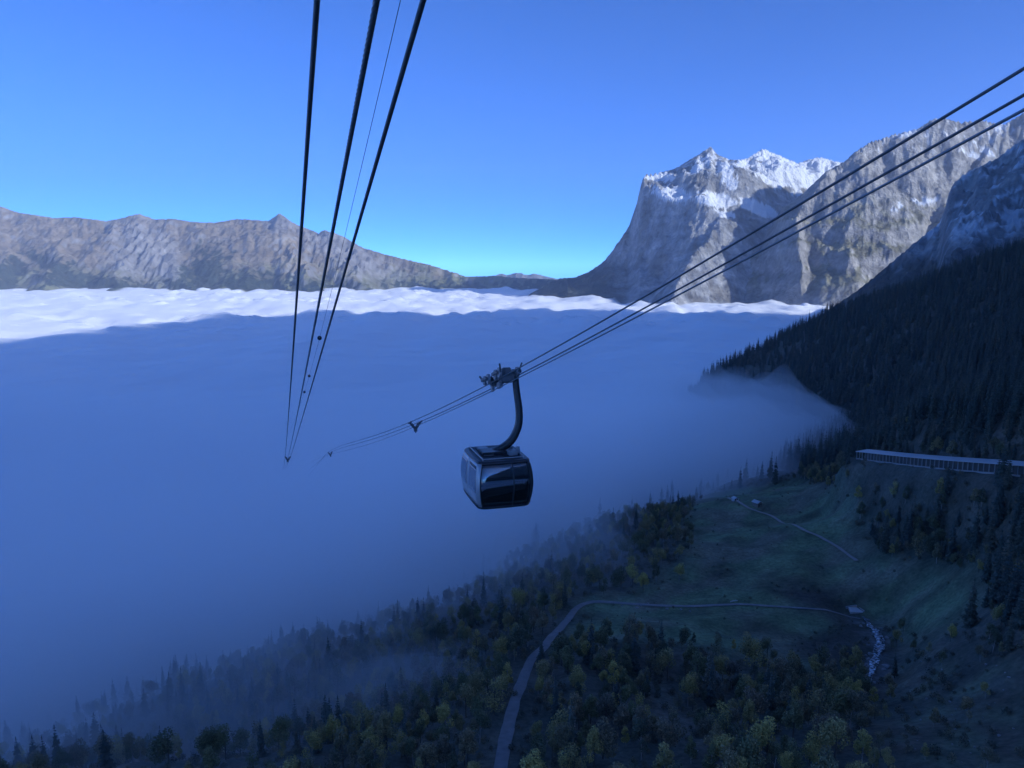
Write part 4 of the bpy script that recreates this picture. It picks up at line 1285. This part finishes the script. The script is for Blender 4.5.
for k in range(4):
    patch('corner_post', (k or 4) - 0.07, (k or 4) + 0.035, H1 - 0.01, H2 + 0.01, M_alu if k in (0, 3) else M_dark, gon, -0.006, 0.07, 10, 12)
for k, nm in ((0, 'end_window'), (2, 'end_window')):
    wn = patch(nm, k + 0.037, k + 0.93, H1, H2, M_glass, gon, 0.02, 0.015)
    patch('window_mullion', k + 0.615, k + 0.635, H1, H2, M_dark, wn, 0.012, 0.05, 2, 8)
    patch('belt_rail', k + 0.09, k + 0.615, 1.28, 1.40, M_dark, wn, 0.04, 0.05, 8, 2)
    patch('kick_panel', k + 0.04, k + 0.92, H1, 1.05, M_dark, wn, 0.05, 0.03, 8, 6)
for k in (1, 3):
    for a, b in ((0.04, 0.497), (0.503, 0.925)):
        dl = patch('door_leaf', k + a, k + b, H1, H2, M_alu, gon, 0.012, 0.035)
        patch('door_pane', k + a + 0.05, k + b - 0.05, 0.75, 1.85, M_dglass, dl, 0.003, 0.008)
    patch('door_slot', k + 0.13 if k == 1 else k + 0.55, k + 0.42 if k == 1 else k + 0.86, 1.82, 1.93, M_black, gon, 0.002, 0.02, 6, 2)
    patch('door_track', k + 0.08, k + 0.92, H1 - 0.02, H1 + 0.05, M_black, gon, -0.02, 0.03, 10, 1)
def cap(name, h, m, zoff, k=1.0):
    bm = bmesh.new()
    lo = [bm.verts.new(outline(4 * i / 64, h, 0.02) ) for i in range(64)]
    hi = [bm.verts.new(outline(4 * i / 64, h, 0.02 + 0.06) + Vector((0, 0, zoff))) for i in range(64)]
    for i in range(64): bm.faces.new((lo[i], lo[(i + 1) % 64], hi[(i + 1) % 64], hi[i]))
    bm.faces.new(hi); bm.faces.new(lo[::-1])
    return bm_obj(name, bm, m, gon)
cap('floor', 0.06, M_dark, -0.07)
rf = cap('roof', CAB_H - 0.04, M_dark, 0.05)
def tube_part(name, pts, r_, m, parent, seg=8):
    bm = bmesh.new()
    for a, b in zip(pts[:-1], pts[1:]): cyl(bm, Lp(*a), Lp(*b), r_, seg=seg)
    return bm_obj(name, bm, m, parent)
hz = CAB_H + 0.05
for sx in (-0.95, 0.95):
    tube_part('roof_rail', [(sx, -1.3, CAB_H), (sx, -1.28, hz + 0.02), (sx, 1.28, hz + 0.02), (sx, 1.3, CAB_H)], 0.03, M_steel2, rf)
for sy in (-1.2, 1.2):
    tube_part('roof_rail', [(-0.95, sy, hz), (0.95, sy, hz)], 0.03, M_steel2, rf)
bm = bmesh.new(); box(bm, (0.62, -0.55, CAB_H + 0.12), (0.42, 0.5, 0.22), FR.to_4x4(), 0.03); bm_obj('roof_box', bm, M_steel2, rf)
bm = bmesh.new(); box(bm, (-0.45, 0.3, CAB_H + 0.07), (0.5, 1.5, 0.12), FR.to_4x4(), 0.02); bm_obj('roof_hatch', bm, M_steel2, rf)
for sy in (-1, 1):
    bm = bmesh.new()
    box(bm, (0, sy * 1.05, 0.5), (1.9, 0.45, 0.12), FR.to_4x4(), 0.03)
    box(bm, (0, sy * 1.24, 0.82), (1.9, 0.1, 0.56), FR.to_4x4(), 0.03)
    bm_obj('seat', bm, M_seat, gon)

# curved hanger arm: read as a line of pixels at the depth of the line, box section
arm_px = [(515.5, 378, 0.20), (516, 386, 0.21), (517.2, 396, 0.22), (518.6, 406, 0.23), (519.2, 415, 0.235), (518.6, 424, 0.24), (516, 432, 0.25), (511.5, 440, 0.26), (504, 446.5, 0.25), (494, 450.8, 0.2), (483, 453.5, 0.12)]
arm3 = np.array([[*(cam2w((u - CX) / F_PX * zc, (CY - v) / F_PX * zc, zc) - cab), hw] for u, v, hw in arm_px])
arm3 = polyline(arm3, 0.08)
bm = bmesh.new()
rings = []
for i in range(len(arm3)):
    c = Vector(arm3[i][:3]); t = Vector(arm3[min(i + 1, len(arm3) - 1)][:3]) - Vector(arm3[max(i - 1, 0)][:3]); t.normalize()
    b_ = hd.copy(); n_ = t.cross(b_).normalized(); b_ = n_.cross(t).normalized()
    hw = arm3[i][3] * 0.62; hb = 0.16
    rings.append([bm.verts.new(c + n_ * sx * hw + b_ * sy * hb) for sx, sy in ((-.75, -1), (.75, -1), (1, -.7), (1, .7), (.75, 1), (-.75, 1), (-1, .7), (-1, -.7))])
for a, b in zip(rings[:-1], rings[1:]):
    for i in range(8): bm.faces.new((a[i], a[(i + 1) % 8], b[(i + 1) % 8], b[i]))
bm.faces.new(rings[0][::-1]); bm.faces.new(rings[-1])
bm_obj('hanger_arm', bm, M_black, gon, True)
foot = Vector(arm3[-1][:3])
bm = bmesh.new(); box(bm, (-0.15, 0, CAB_H + 0.09), (1.2, 0.9, 0.14), FR.to_4x4(), 0.03); bm_obj('hanger_foot', bm, M_dark, gon)
bm = bmesh.new(); cyl(bm, Lp(0.95, -0.35, CAB_H + 0.0), Lp(0.95, -0.35, CAB_H + 0.32), 0.13, 0.10, 10); cyl(bm, Lp(0.75, 0.1, CAB_H), Lp(0.75, 0.1, CAB_H + 0.26), 0.11, seg=10); bm_obj('damper', bm, M_steel2, gon)

# running gear on the ropes
car = empty('carriage'); car.parent = gon; car.location = rope_mid - cab
T_ = tan_r; Sd = ex.copy(); Un = Sd.cross(T_).normalized()
if Un.z < 0: Un = -Un
MF = Matrix((Sd, T_, Un)).transposed().to_4x4()
g = 0.42
dCr = (pC - rope_mid)
bm = bmesh.new()
box(bm, (0, 0, 0.22), (0.34, 2.7, 0.22), MF, 0.04); box(bm, (0, -0.95, 0.05), (0.62, 0.55, 0.5), MF, 0.05); box(bm, (0, 0.9, 0.10), (0.5, 0.5, 0.4), MF, 0.05)
bm_obj('frame', bm, M_steel, car)
wheel_bm = bmesh.new()
cyl(wheel_bm, (-0.06, 0, 0), (0.06, 0, 0), 0.23, seg=16)
cyl(wheel_bm, (-0.09, 0, 0), (0.09, 0, 0), 0.07, seg=10)
wme = bpy.data.meshes.new('wheel'); wheel_bm.to_mesh(wme); wheel_bm.free(); wme.materials.append(M_steel2)
for sx in (-1, 1):
    bm = bmesh.new()
    for yy in (-0.98, 0.98):
        box(bm, (sx * (g + 0.14), yy, 0.24), (0.06, 0.95, 0.16), MF, 0.02)
        box(bm, (sx * (g - 0.13), yy, 0.24), (0.06, 0.95, 0.16), MF, 0.02)
    box(bm, (sx * g * 0.55, 0, 0.34), (0.35, 0.3, 0.14), MF, 0.02)
    bm_obj('rocker', bm, M_steel, car)
    for yy in (-1.32, -0.66, 0.66, 1.32):
        wo_ = link('wheel', wme, car)
        wo_.matrix_local = Matrix.Translation(MF @ Vector((sx * g, yy, 0.22))) @ MF
    bm = bmesh.new()
    cyl(bm, MF @ Vector((sx * g, -1.55, 0.2)), MF @ Vector((sx * (g + 0.1), -1.8, 0.55)), 0.04, seg=6)
    cyl(bm, MF @ Vector((sx * g, 1.55, 0.2)), MF @ Vector((sx * (g + 0.1), 1.85, 0.5)), 0.05, seg=6)
    bm_obj('rope_guide', bm, M_steel, car)
bm = bmesh.new()
qd = MF.inverted() @ dCr
box(bm, (qd.x, 0.25, qd.z + 0.1), (0.16, 0.6, 0.3), MF, 0.03); box(bm, (qd.x, 1.5, qd.z + 0.12), (0.12, 0.35, 0.35), MF, 0.03)
bm_obj('rope_grip', bm, M_steel2, car)
bm = bmesh.new()
top = Vector(arm3[0][:3]) - (rope_mid - cab)
cyl(bm, MF @ Vector((-0.3, -0.95, 0.05)), top + Vector((0, 0, 0.02)), 0.17, 0.2, seg=12)
box(bm, (0, -0.95, 0.32), (0.4, 0.4, 0.3), MF, 0.04)
bm_obj('hanger_pivot', bm, M_steel, car)

# ================================================================== avalanche gallery
M_roofmetal = plain('gallery_roof_sheet', (0.42, 0.44, 0.46), 0.5, 0.1, noise=0.15, nscale=0.5)
M_conc = plain('gallery_concrete', (0.30, 0.30, 0.29), 0.9, noise=0.25, nscale=0.6)
M_gdark = plain('gallery_back_wall', (0.13, 0.125, 0.12), 0.95, noise=0.3, nscale=0.5)
gp = polyline(gal_pl, 3.4)
gt = np.gradient(gp[:, :2], axis=0); gt /= np.linalg.norm(gt, axis=1)[:, None]
# outward = towards the valley (left of the picture)
out = np.c_[-gt[:, 1], gt[:, 0]]
if out[:, 0].mean() > 0: out = -out
gal = empty('avalanche_gallery', gp[0])
tag(gal, 'long open avalanche gallery with pale roof and many posts on the slope', 'gallery')
og = Vector(gp[0])
PH = 4.3
def gpt(i, o_, z): return Vector((gp[i][0] + out[i][0] * o_, gp[i][1] + out[i][1] * o_, gp[i][2] + z)) - og
def hexa(name, A8, m, parent):
    bm = bmesh.new()
    vs = [bm.verts.new(p) for p in A8]
    for f in ((0, 1, 2, 3), (7, 6, 5, 4), (0, 4, 5, 1), (1, 5, 6, 2), (2, 6, 7, 3), (3, 7, 4, 0)): bm.faces.new([vs[i] for i in f])
    return bm_obj(name, bm, m, parent)
for i in range(len(gp)):
    t = Vector((gt[i][0], gt[i][1], 0)) * 0.16; o_ = Vector((out[i][0], out[i][1], 0)) * 0.16
    b0 = gpt(i, 2.6, 0.25); h_ = Vector((0, 0, PH - 0.25))
    hexa('post', [b0 - t - o_, b0 + t - o_, b0 + t + o_, b0 - t + o_] + [b0 - t - o_ + h_, b0 + t - o_ + h_, b0 + t + o_ + h_, b0 - t + o_ + h_], M_conc, gal)
for i in range(0, len(gp) - 1):
    j = i + 1
    e = 0.012
    def P2(o_, z, last): 
        a, b = gpt(i, o_, z), gpt(j, o_, z)
        return a + (b - a) * (1 - e if last else e)
    hexa('roof_panel', [P2(-3.4, PH + 1.15, 0), P2(-3.4, PH + 1.15, 1), P2(3.5, PH - 0.02, 1), P2(3.5, PH - 0.02, 0), P2(-3.4, PH + 1.5, 0), P2(-3.4, PH + 1.5, 1), P2(3.5, PH + 0.34, 1), P2(3.5, PH + 0.34, 0)], M_roofmetal, gal)
    hexa('back_wall', [P2(-3.2, -1, 0), P2(-3.2, -1, 1), P2(-2.9, -1, 1), P2(-2.9, -1, 0), P2(-3.2, PH + 1.1, 0), P2(-3.2, PH + 1.1, 1), P2(-2.9, PH + 1.05, 1), P2(-2.9, PH + 1.05, 0)], M_gdark, gal)
    hexa('parapet', [P2(2.3, -1.6, 0), P2(2.3, -1.6, 1), P2(3.0, -1.6, 1), P2(3.0, -1.6, 0), P2(2.3, 0.55, 0), P2(2.3, 0.55, 1), P2(2.9, 0.55, 1), P2(2.9, 0.55, 0)], M_conc, gal)

# ================================================================== huts, weir, log
def hut(u, v, w_, d_, h_, rz, label, wall, roofm):
    p = on_ground(u, v)
    root = empty('hut', p); root.rotation_euler = (0, 0, rz)
    bm = bmesh.new(); box(bm, (0, 0, h_ / 2 - 0.3), (w_, d_, h_ + 0.6)); bm_obj('wall', bm, wall, root)
    bm = bmesh.new()
    rh = w_ * 0.28
    for s_ in (-1, 1):
        vs = [bm.verts.new(q) for q in [(s_ * (w_ / 2 + 0.4), -d_ / 2 - 0.4, h_ - 0.15), (s_ * (w_ / 2 + 0.4), d_ / 2 + 0.4, h_ - 0.15), (0, d_ / 2 + 0.4, h_ + rh), (0, -d_ / 2 - 0.4, h_ + rh),
                                        (s_ * (w_ / 2 + 0.4), -d_ / 2 - 0.4, h_ + 0.05), (s_ * (w_ / 2 + 0.4), d_ / 2 + 0.4, h_ + 0.05), (0, d_ / 2 + 0.4, h_ + rh + 0.2), (0, -d_ / 2 - 0.4, h_ + rh + 0.2)]]
        for f in ((0, 1, 2, 3), (7, 6, 5, 4), (0, 4, 5, 1), (1, 5, 6, 2), (2, 6, 7, 3), (3, 7, 4, 0)): bm.faces.new([vs[i] for i in f])
    bm_obj('roof', bm, roofm, root)
    bm = bmesh.new()
    for s_ in (-1, 1):
        y_ = s_ * (d_ / 2 - 0.02)
        vs = [bm.verts.new(q) for q in [(-w_ / 2, y_, h_ - 0.02), (w_ / 2, y_, h_ - 0.02), (0, y_, h_ + rh * 0.95)]]
        bm.faces.new(vs)
    bm_obj('gable', bm, wall, root)
    bm = bmesh.new(); box(bm, (-w_ * 0.2, -d_ / 2 - 0.03, 0.95), (0.9, 0.1, 1.9)); bm_obj('door', bm, M_dark, root)
    bm = bmesh.new(); box(bm, (w_ * 0.22, -d_ / 2 - 0.03, 1.5), (0.8, 0.1, 0.7)); bm_obj('window', bm, M_black, root)
    tag(root, label, 'hut')
M_wood = plain('weathered_boards', (0.22, 0.19, 0.15), 0.85, noise=0.3, nscale=1.5)
M_tin = plain('pale_tin_roof', (0.45, 0.46, 0.47), 0.5, 0.2, noise=0.2, nscale=1)
hut(757, 506, 3.8, 4.6, 2.3, 0.5, 'small wooden hut with pale roof right beside the grassy track', M_wood, M_tin)
hut(735, 501, 3.0, 3.4, 1.7, 0.2, 'low whitish hut at the upper end of the grassy track', M_pale, M_tin)
p = on_ground(856, 612)
root = empty('concrete_weir', p); root.rotation_euler = (0, 0, 0.25)
bm = bmesh.new(); vs = [bm.verts.new(q) for q in [(-3.6, -1.2, -0.5), (2.4, -1.6, -1.5), (2.6, 2.0, -1.2), (-2.2, 2.2, -0.2), (-3.6, -1.2, 0.9), (2.4, -1.6, 0.1), (2.6, 2.0, 0.7), (-2.2, 2.2, 1.5)]]
for f in ((0, 1, 2, 3), (7, 6, 5, 4), (0, 4, 5, 1), (1, 5, 6, 2), (2, 6, 7, 3), (3, 7, 4, 0)): bm.faces.new([vs[i] for i in f])
bm_obj('apron', bm, M_pale, root)
bm = bmesh.new(); box(bm, (-0.6, 2.3, 0.9), (5.2, 0.45, 1.7)); bm_obj('wing_wall', bm, M_conc, root)
bm = bmesh.new(); box(bm, (2.8, 0.3, 0.2), (0.5, 3.8, 1.4)); bm_obj('wing_wall', bm, M_conc, root)
tag(root, 'pale concrete weir where the gravel road meets the torrent', 'weir')
for (u, v), L_, rz, lb in (((694, 757), 3.6, 0.9, 'pale fallen log in the wood near the bottom edge'), ((734, 602), 3.2, 0.1, 'small white log beside the level road on the meadow')):
    p = on_ground(u, v)
    root = empty('log', (p[0], p[1], p[2] + 0.35)); root.rotation_euler = (0, -0.12, rz)
    bm = bmesh.new(); cyl(bm, (-L_ / 2, 0, 0), (0.1, 0.05, 0.08), 0.24, 0.2, 9); cyl(bm, (0, 0.05, 0.08), (L_ / 2, -0.08, 0.02), 0.2, 0.13, 9); bm_obj('stem', bm, M_pale, root)
    bm = bmesh.new(); cyl(bm, (L_ * 0.2, 0, 0.1), (L_ * 0.3, 0.25, 0.6), 0.06, 0.03, 6); bm_obj('branch_stub', bm, M_pale, root)
    tag(root, lb, 'log')
